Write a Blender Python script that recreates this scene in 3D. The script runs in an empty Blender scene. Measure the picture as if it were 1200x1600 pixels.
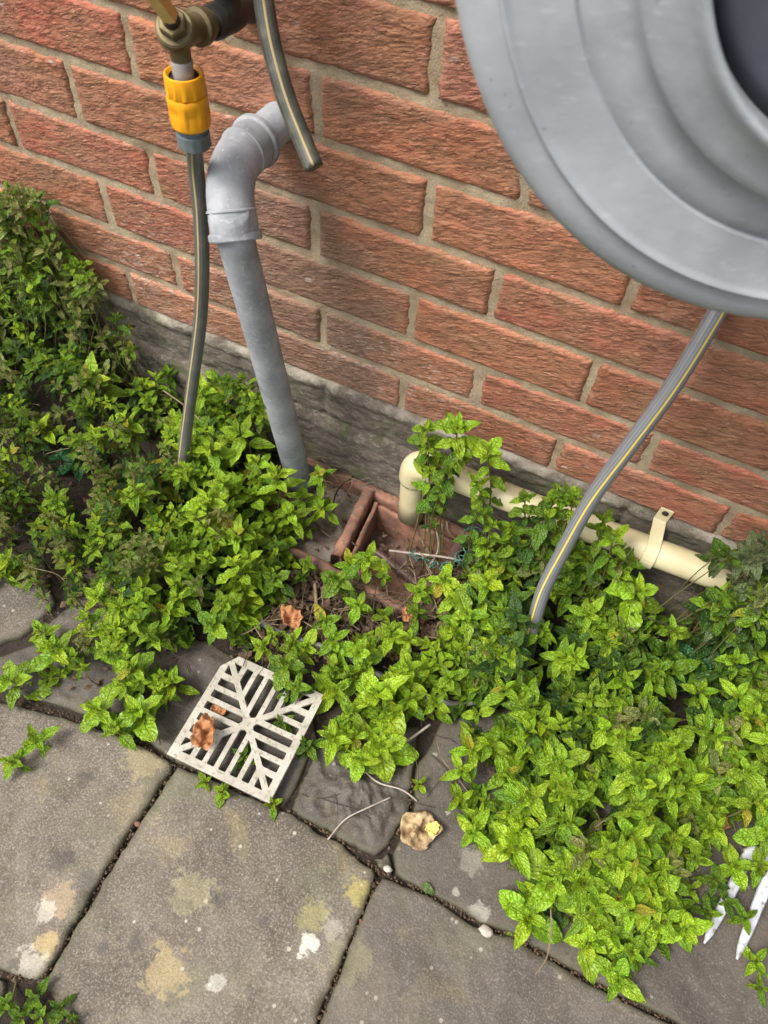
import bpy, bmesh, math, random
import numpy as np
from mathutils import Vector, Matrix, noise
random.seed(7); rng = np.random.default_rng(7)
sc = bpy.context.scene
col = sc.collection

# ------------------------------------------------------------------ camera
R = np.array([[0.8970402, 0.4392313, 0.0489356], [0.3876047, -0.7287018, -0.5645851], [-0.2123240, 0.5254232, -0.8239229]])
CAM = np.array([0.27128, -0.68487, 0.83389]); F = 1224.76
cd = bpy.data.cameras.new('camera'); cam = bpy.data.objects.new('camera', cd); col.objects.link(cam)
m = Matrix.Identity(4)
for i in range(3):
    m[i][0] = R[0][i]; m[i][1] = -R[1][i]; m[i][2] = -R[2][i]; m[i][3] = CAM[i]
cam.matrix_world = m
cd.sensor_fit = 'VERTICAL'; cd.sensor_height = 36; cd.lens = 36 * F / 1600
cd.clip_start = 0.02; cd.clip_end = 200
cd.dof.use_dof = True; cd.dof.focus_distance = 1.0; cd.dof.aperture_fstop = 10
sc.camera = cam
# ------------------------------------------------------------------ light
SUN_EL, SUN_AZ = 56, -40          # the sun stands in front of the wall, to the left
w = bpy.data.worlds.new('World'); sc.world = w; w.use_nodes = True
nt = w.node_tree; bg = nt.nodes['Background']; sky = nt.nodes.new('ShaderNodeTexSky')
sky.sky_type = 'NISHITA'; sky.sun_disc = False
sky.sun_elevation = math.radians(SUN_EL); sky.sun_rotation = math.radians(180 + 40)
sky.air_density = 1.0; sky.dust_density = 4.0; sky.ozone_density = 0.6
hs = nt.nodes.new('ShaderNodeHueSaturation'); hs.inputs['Saturation'].default_value = 0.35
nt.links.new(sky.outputs[0], hs.inputs['Color']); nt.links.new(hs.outputs[0], bg.inputs['Color'])
bg.inputs['Strength'].default_value = 0.125
sd = bpy.data.lights.new('sun', 'SUN'); sun = bpy.data.objects.new('sun', sd); col.objects.link(sun)
sd.energy = 1.55; sd.angle = math.radians(20); sd.color = (1, 0.96, 0.90)
a, e = math.radians(SUN_AZ), math.radians(SUN_EL)
sv = Vector((math.sin(a) * math.cos(e), -math.cos(a) * math.cos(e), math.sin(e)))
sun.rotation_euler = sv.to_track_quat('Z', 'Y').to_euler(); sun.location = sv * 5
vs = sc.view_settings; vs.view_transform = 'Standard'; vs.look = 'None'; vs.gamma = 1
vs.exposure = 1.05

G = -0.15                                      # top of the paving
def ray(x, y): return R.T @ np.array([(x - 600) / F, (y - 800) / F, 1.0])
def atz(x, y, z): d = ray(x, y); return CAM + (z - CAM[2]) / d[2] * d
def aty(x, y, yy): d = ray(x, y); return CAM + (yy - CAM[1]) / d[1] * d
def atd(x, y, D): return CAM + D * ray(x, y)

# ------------------------------------------------------------------ materials
class NT:
    def __init__(s, name):
        s.m = bpy.data.materials.new(name); s.m.use_nodes = True; s.t = s.m.node_tree
        s.b = s.t.nodes['Principled BSDF']; s.out = s.t.nodes['Material Output']
    def n(s, ty, **k):
        nd = s.t.nodes.new(ty)
        for a, v in k.items():
            if a in nd.inputs: s.set(nd.inputs[a], v)
            else: setattr(nd, a, v)
        return nd
    def set(s, inp, v):
        if isinstance(v, bpy.types.NodeSocket): s.t.links.new(v, inp)
        else: inp.default_value = v
    def pos(s, sc=(1, 1, 1), kind='pos', loc=(0, 0, 0)):
        if kind == 'pos': o = s.n('ShaderNodeNewGeometry').outputs['Position']
        else: o = s.n('ShaderNodeTexCoord').outputs[kind]
        mp = s.n('ShaderNodeMapping'); s.t.links.new(o, mp.inputs[0]); mp.inputs['Scale'].default_value = sc; mp.inputs['Location'].default_value = loc
        return mp.outputs[0]
    def noise(s, v, scale, detail=5, rough=.55, dist=0):
        nd = s.n('ShaderNodeTexNoise', Vector=v, Scale=scale, Detail=detail, Roughness=rough, Distortion=dist); return nd.outputs['Fac']
    def vor(s, v, scale, feature='F1', rnd=1.0):
        nd = s.n('ShaderNodeTexVoronoi', feature=feature); s.set(nd.inputs['Vector'], v); nd.inputs['Scale'].default_value = scale; nd.inputs['Randomness'].default_value = rnd
        return nd
    def ramp(s, f, stops, interp='LINEAR'):
        nd = s.n('ShaderNodeValToRGB'); s.set(nd.inputs[0], f); cr = nd.color_ramp; cr.interpolation = interp
        while len(cr.elements) < len(stops): cr.elements.new(.5)
        for el, (p, c) in zip(cr.elements, stops):
            el.position = p; el.color = (*c, 1) if isinstance(c, tuple) else (c, c, c, 1)
        return nd.outputs[0]
    def mix(s, f, a, b, mode='MIX'):
        nd = s.n('ShaderNodeMix', data_type='RGBA', blend_type=mode)
        for i, v in ((0, f), (6, a), (7, b)):
            if isinstance(v, tuple) and len(v) == 3: v = (*v, 1)
            s.set(nd.inputs[i], v)
        return nd.outputs[2]
    def math(s, op, a, b=0.0, c=None):
        nd = s.n('ShaderNodeMath', operation=op); s.set(nd.inputs[0], a); s.set(nd.inputs[1], b)
        if c is not None: s.set(nd.inputs[2], c)
        return nd.outputs[0]
    def bump(s, h, dist=.001, strength=1, prev=None):
        nd = s.n('ShaderNodeBump'); s.set(nd.inputs['Height'], h); nd.inputs['Distance'].default_value = dist; nd.inputs['Strength'].default_value = strength
        if prev is not None: s.t.links.new(prev, nd.inputs['Normal'])
        return nd.outputs[0]
    def fin(s, base=None, rough=None, normal=None, metal=None):
        if base is not None: s.set(s.b.inputs['Base Color'], (*base, 1) if isinstance(base, tuple) and len(base) == 3 else base)
        if rough is not None: s.set(s.b.inputs['Roughness'], rough)
        if metal is not None: s.set(s.b.inputs['Metallic'], metal)
        if normal is not None: s.t.links.new(normal, s.b.inputs['Normal'])
        return s.m
    def blob(s, p, c, r, scl=(1, 1, 1), e0=.45, e1=1.15, nsc=22, na=1.1):
        """1 inside a soft blob of radius r around c (a stain with a shape of its own)"""
        sub = s.n('ShaderNodeVectorMath', operation='SUBTRACT'); s.set(sub.inputs[0], p); sub.inputs[1].default_value = c
        mul = s.n('ShaderNodeVectorMath', operation='MULTIPLY'); s.set(mul.inputs[0], sub.outputs[0]); mul.inputs[1].default_value = scl
        ln = s.n('ShaderNodeVectorMath', operation='LENGTH'); s.set(ln.inputs[0], mul.outputs[0])
        nz = s.noise(p, nsc, 6, .65)
        d = s.math('ADD', s.math('DIVIDE', ln.outputs['Value'], r), s.math('MULTIPLY', s.math('SUBTRACT', nz, .5), na))
        mr = s.n('ShaderNodeMapRange', interpolation_type='SMOOTHSTEP'); s.set(mr.inputs[0], d); mr.inputs[1].default_value = e0; mr.inputs[2].default_value = e1
        mr.inputs[3].default_value = 1; mr.inputs[4].default_value = 0
        return mr.outputs[0]

def mat_brick():
    t = NT('brick'); p = t.pos()
    oc = t.n('ShaderNodeObjectInfo').outputs['Color']
    n1 = t.noise(t.pos((1, 1, 2.2)), 14, 6, .6)
    c = t.mix(t.ramp(n1, [(.36, 0.0), (.64, 1.0)]), oc, (.33, .165, .085))
    n2 = t.noise(t.pos((1, 1, 3)), 60, 4, .7)
    c = t.mix(t.ramp(n2, [(.45, 0.0), (.75, .55)]), c, (.50, .22, .145))
    pv = t.noise(t.pos(loc=(5, 0, 2)), 5.5, 3, .6); c = t.mix(t.ramp(pv, [(.50, 0.0), (.66, .5)]), c, (.40, .20, .14)); c = t.mix(t.ramp(t.noise(t.pos(loc=(1, 0, 7)), 8, 4, .6), [(.54, 0.0), (.70, .40)]), c, (.20, .125, .09))
    # soot and damp round the pipe, and lime specks
    dirt = t.blob(p, (-.15, 0, .13), .17, (1.1, 1, .75))
    c = t.mix(t.math('MULTIPLY', dirt, .55), c, (.19, .155, .12))
    low = t.n('ShaderNodeMapRange'); t.set(low.inputs[0], t.math('ADD', t.n('ShaderNodeSeparateXYZ', Vector=p).outputs[2], t.math('MULTIPLY', n1, .05)))
    low.inputs[1].default_value = .015; low.inputs[2].default_value = .07; low.inputs[3].default_value = .45; low.inputs[4].default_value = 0
    c = t.mix(low.outputs[0], c, (.21, .15, .11))
    sp = t.vor(t.pos((1, 1, 1.6)), 26).outputs['Distance']
    w_ = t.math('MULTIPLY', t.ramp(sp, [(.10, 1.0), (.17, 0.0)]), t.ramp(t.noise(p, 7, 3), [(.53, 0.0), (.60, .8)]))
    c = t.mix(w_, c, (.62, .50, .44))
    eff = t.math('MULTIPLY', t.math('MAXIMUM', t.blob(p, (-.01, 0, .085), .11, (.75, 1, 1.7)), t.blob(p, (-.36, 0, .10), .12, (.9, 1, 1))), t.ramp(t.noise(t.pos((1, 1, 2.5)), 90, 5, .7), [(.50, 0.0), (.68, .75)]))
    c = t.mix(eff, c, (.56, .47, .42))
    # dragged face: broken ledges running along the brick, crevice shade and lit tops painted in
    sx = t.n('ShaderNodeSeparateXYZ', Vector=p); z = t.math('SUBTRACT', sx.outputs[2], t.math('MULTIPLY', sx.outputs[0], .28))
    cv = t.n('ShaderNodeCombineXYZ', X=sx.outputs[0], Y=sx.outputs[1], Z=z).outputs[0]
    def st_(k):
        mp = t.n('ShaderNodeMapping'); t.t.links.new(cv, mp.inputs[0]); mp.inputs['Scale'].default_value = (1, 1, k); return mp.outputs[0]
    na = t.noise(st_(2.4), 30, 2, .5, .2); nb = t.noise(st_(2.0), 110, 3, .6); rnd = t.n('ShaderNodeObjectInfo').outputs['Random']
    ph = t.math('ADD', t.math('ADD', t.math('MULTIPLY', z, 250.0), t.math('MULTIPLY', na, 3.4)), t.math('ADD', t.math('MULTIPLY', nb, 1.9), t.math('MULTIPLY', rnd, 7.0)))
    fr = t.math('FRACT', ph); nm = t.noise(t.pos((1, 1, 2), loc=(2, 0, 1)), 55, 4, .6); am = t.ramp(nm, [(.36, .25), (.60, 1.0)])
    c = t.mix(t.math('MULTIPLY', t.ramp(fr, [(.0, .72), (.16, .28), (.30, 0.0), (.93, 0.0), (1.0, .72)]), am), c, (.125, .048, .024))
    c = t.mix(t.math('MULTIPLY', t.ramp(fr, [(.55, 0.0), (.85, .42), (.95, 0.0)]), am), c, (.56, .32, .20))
    cre = t.noise(st_(3.2), 95, 4, .6, .3)
    fine = t.noise(p, 900, 3, .6)
    b = t.bump(t.math('MULTIPLY', fr, am), .0018, .9)
    b = t.bump(cre, .0022, .7, b)
    b = t.bump(fine, .0007, .8, b)
    return t.fin(c, .9, b)
def mat_mortar():
    t = NT('mortar'); p = t.pos()
    n1 = t.noise(p, 30, 5); n2 = t.noise(p, 700, 3, .7); v = t.vor(p, 420).outputs['Distance']
    c = t.mix(t.ramp(n1, [(.35, 0.0), (.65, 1.0)]), (.33, .25, .155), (.52, .42, .28))
    c = t.mix(t.ramp(n2, [(.4, 0.0), (.7, .5)]), c, (.22, .165, .10)); c = t.mix(t.ramp(t.noise(p, 9, 4), [(.5, 0.0), (.68, .5)]), c, (.24, .17, .10))
    c = t.mix(t.ramp(v, [(.12, .7), (.22, 0.0)]), c, (.50, .45, .34))
    return t.fin(c, .95, t.bump(n2, .0020, 1.0, t.bump(t.noise(p, 170, 4, .7), .003, .9, t.bump(n1, .003, .6))))
def mat_cement():
    t = NT('cement_render'); p = t.pos()
    n1 = t.noise(t.pos((1, 1, 2.5)), 16, 7, .65); n2 = t.noise(t.pos((1, 1, 2.5)), 110, 5, .7); n3 = t.noise(p, 800, 2)
    c = t.mix(t.ramp(n1, [(.35, 0.0), (.62, 1.0)]), (.075, .060, .044), (.17, .142, .108))
    c = t.mix(t.ramp(n2, [(.5, 0.0), (.72, .8)]), c, (.31, .285, .24))
    c = t.mix(t.ramp(n2, [(.28, .7), (.40, 0.0)]), c, (.06, .05, .04))
    gz = t.math('MULTIPLY', t.ramp(t.noise(p, 24, 3), [(.56, 0.0), (.66, .55)]), 1.0)
    c = t.mix(gz, c, (.09, .11, .035))
    z = t.n('ShaderNodeSeparateXYZ', Vector=p).outputs[2]
    top = t.n('ShaderNodeMapRange'); t.set(top.inputs[0], t.math('ADD', z, t.math('MULTIPLY', t.noise(p, 60, 4), .02)))
    top.inputs[1].default_value = .016; top.inputs[2].default_value = .022; top.inputs[3].default_value = 0; top.inputs[4].default_value = .75
    c = t.mix(t.math('MULTIPLY', top.outputs[0], t.ramp(t.noise(p, 19, 4), [(.42, .1), (.6, 1.0)])), c, (.46, .41, .33))
    return t.fin(c, .93, t.bump(n3, .0012, .9, t.bump(t.noise(p, 230, 4, .7), .0025, .9, t.bump(n2, .003, .9))))
def mat_flag():
    t = NT('sandstone'); p = t.pos()
    oi = t.n('ShaderNodeObjectInfo').outputs['Color']           # r = how dark and damp the stone is
    wet = t.n('ShaderNodeSeparateColor', Color=oi).outputs[0]
    n1 = t.noise(p, 9, 7, .62, .4); n2 = t.noise(p, 420, 3, .75); n3 = t.noise(p, 46, 5, .6)
    c = t.mix(t.ramp(n1, [(.34, 0.0), (.66, 1.0)]), (.095, .076, .056), (.215, .180, .136))
    c = t.mix(t.ramp(n3, [(.42, 0.0), (.72, .6)]), c, (.105, .088, .075))
    c = t.mix(t.ramp(n2, [(.50, 0.0), (.68, .62)]), c, (.44, .40, .33))
    c = t.mix(t.ramp(n2, [(.30, .75), (.44, 0.0)]), c, (.06, .052, .045))
    dk = t.mix(t.ramp(n1, [(.3, 0.0), (.7, 1.0)]), (.046, .037, .030), (.092, .076, .060))
    dk = t.mix(t.ramp(n2, [(.55, 0.0), (.72, .35)]), dk, (.25, .23, .20))
    c = t.mix(wet, c, dk)
    # lichens
    lm = t.math('SUBTRACT', 1.0, t.math('MULTIPLY', wet, .8))
    v2 = t.noise(p, 13, 3, .5, .6)
    y_ = t.ramp(v2, [(.615, 0.0), (.70, .38)])
    c = t.mix(t.math('MULTIPLY', t.math('MULTIPLY', y_, lm), t.ramp(n2, [(.35, .4), (.6, 1.0)])), c, (.36, .29, .115))
    gr = t.ramp(t.noise(t.pos(loc=(3, 1, 0)), 7, 4, .6), [(.55, 0.0), (.68, .6)])
    c = t.mix(t.math('MULTIPLY', gr, lm), c, (.14, .145, .075))
    bl = t.ramp(t.noise(t.pos(loc=(7, 2, 0)), 19, 3, .5), [(.66, 0.0), (.70, .55)])
    c = t.mix(bl, c, (.075, .068, .062))
    vz = t.vor(t.pos(loc=(1.3, .4, 0)), 24); d = t.math('ADD', vz.outputs['Distance'], t.math('MULTIPLY', t.noise(p, 120, 5, .7), .34))
    sz = t.n('ShaderNodeSeparateColor', Color=vz.outputs['Color']).outputs[0]
    thr = t.math('MULTIPLY', t.math('POWER', sz, 8.0), .22)
    wl = t.ramp(t.math('SUBTRACT', t.math('ADD', thr, .13), d), [(.0, 0.0), (.03, .95)])
    c = t.mix(t.math('MULTIPLY', wl, lm), c, (.60, .58, .49))
    v3 = t.vor(p, 75); d3 = v3.outputs['Distance']; s3 = t.n('ShaderNodeSeparateColor', Color=v3.outputs['Color']).outputs[1]
    c = t.mix(t.math('MULTIPLY', t.math('MULTIPLY', t.ramp(d3, [(.13, .8), (.20, 0.0)]), t.ramp(s3, [(.80, 0.0), (.84, 1.0)])), lm), c, (.52, .49, .40))
    for (x_, y_p, r_, cc, k_) in ((483, 1475, .0135, (.66, .64, .55), 1.0), (489, 1433, .020, (.30, .27, .10), .7), (560, 1395, .018, (.40, .34, .09), .8), (258, 1515, .030, (.40, .31, .15), .75), (520, 1450, .014, (.36, .33, .27), .7), (75, 1475, .016, (.52, .40, .17), .8), (45, 1515, .022, (.50, .46, .38), .85), (95, 1405, .022, (.42, .32, .19), .7), (70, 1425, .014, (.55, .50, .42), .8), (338, 1535, .012, (.50, .48, .42), .7), (300, 1395, .030, (.34, .31, .16), .5), (225, 1190, .030, (.38, .32, .16), .6), (130, 1217, .012, (.07, .06, .055), .7), (95, 1345, .016, (.07, .06, .055), .7), (140, 1375, .014, (.09, .085, .08), .7), (735, 1345, .018, (.30, .28, .22), .6), (750, 1425, .012, (.42, .40, .33), .7), (545, 1500, .030, (.26, .24, .12), .5)):
        q = atz(x_, y_p, G); c = t.mix(t.math('MULTIPLY', t.math('MULTIPLY', t.blob(p, (q[0], q[1], q[2]), r_ * .95, (1, 1, 1), .66, .98, 85, 2.8), k_ * .78), t.ramp(n2, [(.30, .55), (.5, 1.0)])), c, cc)
    ed = t.n('ShaderNodeAttribute', attribute_name='edge').outputs['Fac']
    c = t.mix(t.ramp(t.math('ADD', ed, t.math('MULTIPLY', t.math('SUBTRACT', n3, .5), .9)), [(.45, 0.0), (.95, .72)]), c, (.075, .068, .038))
    b = t.bump(n3, .004, .55); b = t.bump(n2, .0011, .9, b)
    r = t.math('SUBTRACT', .9, t.math('MULTIPLY', wet, .32))
    return t.fin(c, r, b)
def mat_soil():
    t = NT('soil'); p = t.pos(); n1 = t.noise(p, 60, 7, .7); n2 = t.noise(p, 350, 4, .7)
    c = t.mix(n1, (.018, .013, .009), (.065, .046, .031)); c = t.mix(t.ramp(n2, [(.6, 0.0), (.72, .6)]), c, (.18, .14, .10))
    return t.fin(c, .95, t.bump(n2, .003, .8, t.bump(n1, .01, .8)))
def mat_simple(name, c1, c2, scale=40, rough=.5, metal=0, bscale=300, bd=.0003, speck=None, stretch=(1, 1, 1)):
    t = NT(name); p = t.pos(stretch); n1 = t.noise(p, scale, 6, .6)
    c = t.mix(t.ramp(n1, [(.35, 0.0), (.65, 1.0)]), c1, c2)
    nb = t.noise(p, bscale, 4, .65)
    if speck: c = t.mix(t.ramp(nb, [(speck[0], 0.0), (speck[0] + .08, speck[2])]), c, speck[1])
    return t.fin(c, rough, t.bump(nb, bd, .8), metal)
def mat_leaf(name, use_obj):
    t = NT(name)
    if use_obj: tint = t.n('ShaderNodeObjectInfo').outputs['Color']
    else: tint = t.n('ShaderNodeAttribute', attribute_name='tint').outputs['Color']
    uv = t.n('ShaderNodeTexCoord').outputs['UV']; sep = t.n('ShaderNodeSeparateXYZ', Vector=uv); u, v = sep.outputs[0], sep.outputs[1]
    au = t.math('ABSOLUTE', t.math('SUBTRACT', u, .5))
    ph = t.math('MULTIPLY', t.math('SUBTRACT', v, t.math('MULTIPLY', au, .65)), 44.0)
    vein = t.ramp(t.math('SINE', ph), [(.80, 0.0), (1.0, 1.0)])
    mid = t.ramp(au, [(.012, 1.0), (.045, 0.0)])
    vv = t.math('MAXIMUM', t.math('MULTIPLY', vein, .75), mid)
    p = t.pos(); n1 = t.noise(p, 480, 3, .6); n0 = t.noise(p, 130, 3, .6)
    c = t.mix(t.ramp(n1, [(.36, .85), (.56, 0.0)]), tint, t.mix(1.0, tint, (.50, .62, .5), 'MULTIPLY'))
    c = t.mix(t.ramp(n0, [(.56, 0.0), (.70, .25)]), c, t.mix(1.0, tint, (1.3, 1.15, .8), 'MULTIPLY'))
    c = t.mix(t.math('MULTIPLY', vv, .6), c, t.mix(1.0, tint, (1.45, 1.25, 2.6), 'MULTIPLY'))
    back = t.n('ShaderNodeNewGeometry').outputs['Backfacing']
    c = t.mix(back, c, t.mix(.45, c, (.17, .22, .12)))
    pk = t.vor(t.pos(kind='UV', sc=(7, 12, 1)), 1.0, 'SMOOTH_F1').outputs['Distance']
    h = t.math('ADD', t.math('MULTIPLY', pk, -1.0), t.math('MULTIPLY', vv, -.8))
    b = t.bump(h, .0022, 1.0); b = t.bump(n1, .0004, .6, b)
    m_ = t.fin(c, .42, b); t.b.inputs['Specular IOR Level'].default_value = .5
    tr = t.n('ShaderNodeBsdfTranslucent'); t.set(tr.inputs['Color'], t.mix(1.0, c, (1.5, 1.25, .5), 'MULTIPLY')); t.t.links.new(b, tr.inputs['Normal'])
    mx = t.n('ShaderNodeMixShader'); mx.inputs[0].default_value = .30
    t.t.links.new(t.b.outputs[0], mx.inputs[1]); t.t.links.new(tr.outputs[0], mx.inputs[2]); t.t.links.new(mx.outputs[0], t.out.inputs['Surface'])
    return m_
def mat_hose(name, c1, c2, stripe, vrough=.42, ns=3.0, off=0.0):
    """garden hose: uv.x runs round the hose, uv.y along it in metres"""
    t = NT(name); uv = t.n('ShaderNodeTexCoord').outputs['UV']; sep = t.n('ShaderNodeSeparateXYZ', Vector=uv); u, v = sep.outputs[0], sep.outputs[1]
    g1 = t.math('SINE', t.math('ADD', t.math('MULTIPLY', v, 2100.0), t.math('MULTIPLY', u, 50.27)))
    g2 = t.math('SINE', t.math('SUBTRACT', t.math('MULTIPLY', v, 2100.0), t.math('MULTIPLY', u, 50.27)))
    g = t.math('MULTIPLY', g1, g2)
    n = t.noise(t.pos(), 60, 5)
    c = t.mix(t.ramp(g, [(.25, 0.0), (.8, .8)]), c1, c2)
    c = t.mix(t.ramp(n, [(.45, 0.0), (.7, .5)]), c, (.16, .15, .11))
    f = t.math('FRACT', t.math('ADD', t.math('MULTIPLY', u, ns), off)); st = t.ramp(t.math('ABSOLUTE', t.math('SUBTRACT', f, .5)), [(.050, 1.0), (.065, 0.0)])
    c = t.mix(st, c, stripe)
    return t.fin(c, vrough, t.bump(g, .0002, .5))

M = {}
M['brick'] = mat_brick(); M['mortar'] = mat_mortar(); M['cement'] = mat_cement(); M['flag'] = mat_flag(); M['soil'] = mat_soil()
def mat_reel():
    t = NT('reel_plastic'); p = t.pos(); n1 = t.noise(p, 14, 6, .6); n2 = t.noise(t.pos((1, 1, 4)), 60, 5, .7); n3 = t.noise(t.pos((6, 1, 1), loc=(2, 2, 2)), 70, 5, .75)
    c = t.mix(t.ramp(n1, [(.38, 0.0), (.62, 1.0)]), (.265, .285, .298), (.355, .372, .385))
    c = t.mix(t.ramp(n2, [(.58, 0.0), (.70, .35)]), c, (.47, .48, .50)); c = t.mix(t.ramp(n3, [(.66, 0.0), (.72, .4)]), c, (.20, .21, .22))
    c = t.mix(t.ramp(t.noise(p, 260, 2, .5), [(.72, 0.0), (.75, .5)]), c, (.14, .145, .15))
    r = t.ramp(n2, [(.3, .30), (.7, .55)])
    return t.fin(c, r, t.bump(n1, .003, .35, t.bump(n2, .0003, .5)))
M['reel'] = mat_reel()
M['reel_dark'] = mat_simple('reel_hub_plastic', (.050, .052, .068), (.078, .080, .098), 18, .5, 0, 500, .0001)
M['greypipe'] = mat_simple('grey_pipe', (.21, .22, .235), (.35, .36, .375), 26, .62, 0, 190, .0006, (.57, (.42, .43, .43), .5))
M['tube'] = mat_simple('muddy_tube', (.10, .095, .085), (.20, .20, .19), 30, .5, 0, 160, .0006)
M['yellow'] = mat_simple('yellow_plastic', (.72, .30, .008), (.82, .37, .012), 30, .38, 0, 200, .0001)
M['collar'] = mat_simple('slate_plastic', (.085, .105, .115), (.14, .165, .175), 60, .5, 0, 300, .0002)
M['brass'] = mat_simple('tarnished_brass', (.115, .090, .045), (.19, .15, .075), 50, .55, .6, 300, .0003)
M['gold'] = mat_simple('bright_brass', (.62, .45, .16), (.78, .58, .24), 60, .32, .85, 300, .0001)
M['black'] = mat_simple('black_fitting', (.022, .020, .019), (.055, .050, .044), 50, .5, .3, 300, .0003)
M['zinc'] = mat_simple('zinc_thread', (.28, .27, .26), (.42, .40, .38), 60, .5, .3, 300, .0003)
M['cream'] = mat_simple('cream_plastic', (.52, .455, .26), (.62, .55, .34), 22, .42, 0, 120, .0002, (.66, (.30, .26, .14), .5))
M['white'] = mat_simple('dirty_white_paint', (.36, .37, .39), (.56, .57, .60), 70, .45, 0, 110, .0006, (.56, (.16, .145, .12), .8))
M['grate'] = mat_simple('stained_ivory_plastic', (.34, .315, .255), (.48, .45, .375), 40, .55, 0, 170, .0004, (.55, (.20, .17, .12), .75))
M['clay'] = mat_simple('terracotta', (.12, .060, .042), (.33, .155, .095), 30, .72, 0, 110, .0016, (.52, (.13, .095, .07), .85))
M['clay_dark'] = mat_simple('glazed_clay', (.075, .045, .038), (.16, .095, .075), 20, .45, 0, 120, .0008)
M['concrete'] = mat_simple('gully_concrete', (.115, .095, .075), (.22, .19, .15), 26, .9, 0, 220, .0012, (.58, (.32, .28, .22), .6))
M['stem'] = mat_simple('green_stem', (.10, .13, .03), (.17, .12, .05), 60, .6)
M['dry'] = mat_simple('dry_stalk', (.14, .095, .05), (.30, .23, .14), 60, .8)
M['root'] = mat_simple('pale_root', (.30, .25, .21), (.46, .40, .34), 60, .8)
M['wire'] = mat_simple('dark_runner', (.035, .022, .014), (.075, .045, .028), 60, .6)
M['twine'] = mat_simple('teal_twine', (.035, .15, .11), (.12, .27, .20), 150, .7)
M['dead'] = mat_simple('dead_leaf', (.30, .12, .045), (.46, .22, .09), 60, .75, 0, 160, .0012, (.60, (.12, .05, .02), .7))
M['beige'] = mat_simple('withered_leaf', (.22, .13, .065), (.50, .38, .20), 70, .8, 0, 170, .0020, (.54, (.12, .06, .025), .8))
M['beige_y'] = mat_simple('withered_leaf_yellow', (.55, .50, .10), (.66, .62, .18), 50, .7, 0, 150, .0006)
M['litter'] = mat_simple('leaf_litter', (.055, .034, .020), (.17, .105, .06), 90, .85)
M['pebble'] = mat_simple('pebble', (.34, .29, .23), (.50, .45, .38), 60, .85)
M['gravel'] = mat_simple('gravel', (.22, .21, .20), (.40, .38, .36), 60, .85)
M['leaf_obj'] = mat_leaf('mint_leaf', True); M['leaf_mass'] = mat_leaf('mint_foliage', False)
M['hose_a'] = mat_hose('dusty_green_hose', (.080, .084, .078), (.125, .130, .118), (.40, .31, .14))
M['hose_c'] = mat_hose('old_hose', (.045, .048, .038), (.070, .074, .058), (.34, .25, .10), .5, 3.0, .86)
M['hose_b'] = mat_hose('grey_hose', (.14, .145, .155), (.30, .31, .325), (.62, .47, .08), .34)

# ------------------------------------------------------------------ helpers
def link(name, verts, faces, mat, parent=None, smooth=True, uv=None, loc=None):
    me = bpy.data.meshes.new(name); me.from_pydata([tuple(v) for v in verts], [], [tuple(f) for f in faces]); me.update()
    if uv is not None:
        l = me.uv_layers.new(name='UVMap'); li = np.empty(len(me.loops), np.int32); me.loops.foreach_get('vertex_index', li)
        l.data.foreach_set('uv', np.asarray(uv, np.float32)[li].ravel())
    if smooth: me.polygons.foreach_set('use_smooth', [True] * len(me.polygons))
    if mat: me.materials.append(mat)
    o = bpy.data.objects.new(name, me); col.objects.link(o)
    if parent: attach(o, parent)
    return o
def attach(o, parent):
    o.parent = parent; o.matrix_parent_inverse = Matrix.Translation(-Vector(parent.location))
def tag(o, label=None, cat=None, group=None, kind=None):
    if label: o['label'] = label
    if cat: o['category'] = cat
    if group: o['group'] = group
    if kind: o['kind'] = kind
    return o
def thing(name, label, cat, loc, group=None):
    o = bpy.data.objects.new(name, None); o.empty_display_size = .02; o.location = [float(x) for x in loc]; col.objects.link(o)
    return tag(o, label, cat, group)
def catmull(P, n=8):
    P = [np.array(p, float) for p in P]; P = [2 * P[0] - P[1]] + P + [2 * P[-1] - P[-2]]; out = []
    for i in range(1, len(P) - 2):
        for k in range(n):
            t = k / n; a, b, c, d = P[i - 1:i + 3]
            out.append(.5 * ((2 * b) + (-a + c) * t + (2 * a - 5 * b + 4 * c - d) * t * t + (-a + 3 * b - 3 * c + d) * t ** 3))
    out.append(P[-2]); return out
def sweep(P, r, seg=12, cap=True, twist=0.0, base=0, ridge=None):
    """tube along the points P; r a number or one per point; returns verts, faces, uv"""
    P = np.array(P, float); n = len(P); r = np.full(n, r) if np.isscalar(r) else np.array(r, float)
    T = np.gradient(P, axis=0); T /= np.linalg.norm(T, axis=1)[:, None] + 1e-12
    up = np.array([0, 0, 1.]) if abs(T[0][2]) < .9 else np.array([1., 0, 0]); X = np.cross(up, T[0]); X /= np.linalg.norm(X)
    V, U, Fc = [], [], []; L = 0
    for i in range(n):
        X = X - T[i] * (X @ T[i]); X /= np.linalg.norm(X); Y = np.cross(T[i], X)
        if i: L += np.linalg.norm(P[i] - P[i - 1])
        for k in range(seg + 1):
            a = 2 * math.pi * k / seg + twist * L; rr = r[i] * (1 + (ridge(k, i) if ridge else 0))
            V.append(P[i] + rr * (math.cos(a) * X + math.sin(a) * Y)); U.append((k / seg, L))
    s = seg + 1
    for i in range(n - 1):
        for k in range(seg): q = base + i * s + k; Fc.append((q, q + 1, q + s + 1, q + s))
    if cap:
        for i, rev in ((0, True), (n - 1, False)):
            f = [base + i * s + k for k in range(seg)]; Fc.append(tuple(reversed(f)) if rev else tuple(f))
    return V, Fc, U
def tube(name, P, r, mat, parent=None, seg=14, cap=True, **k):
    V, Fc, U = sweep(P, r, seg, cap, **k); return link(name, V, Fc, mat, parent, True, U)
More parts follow.
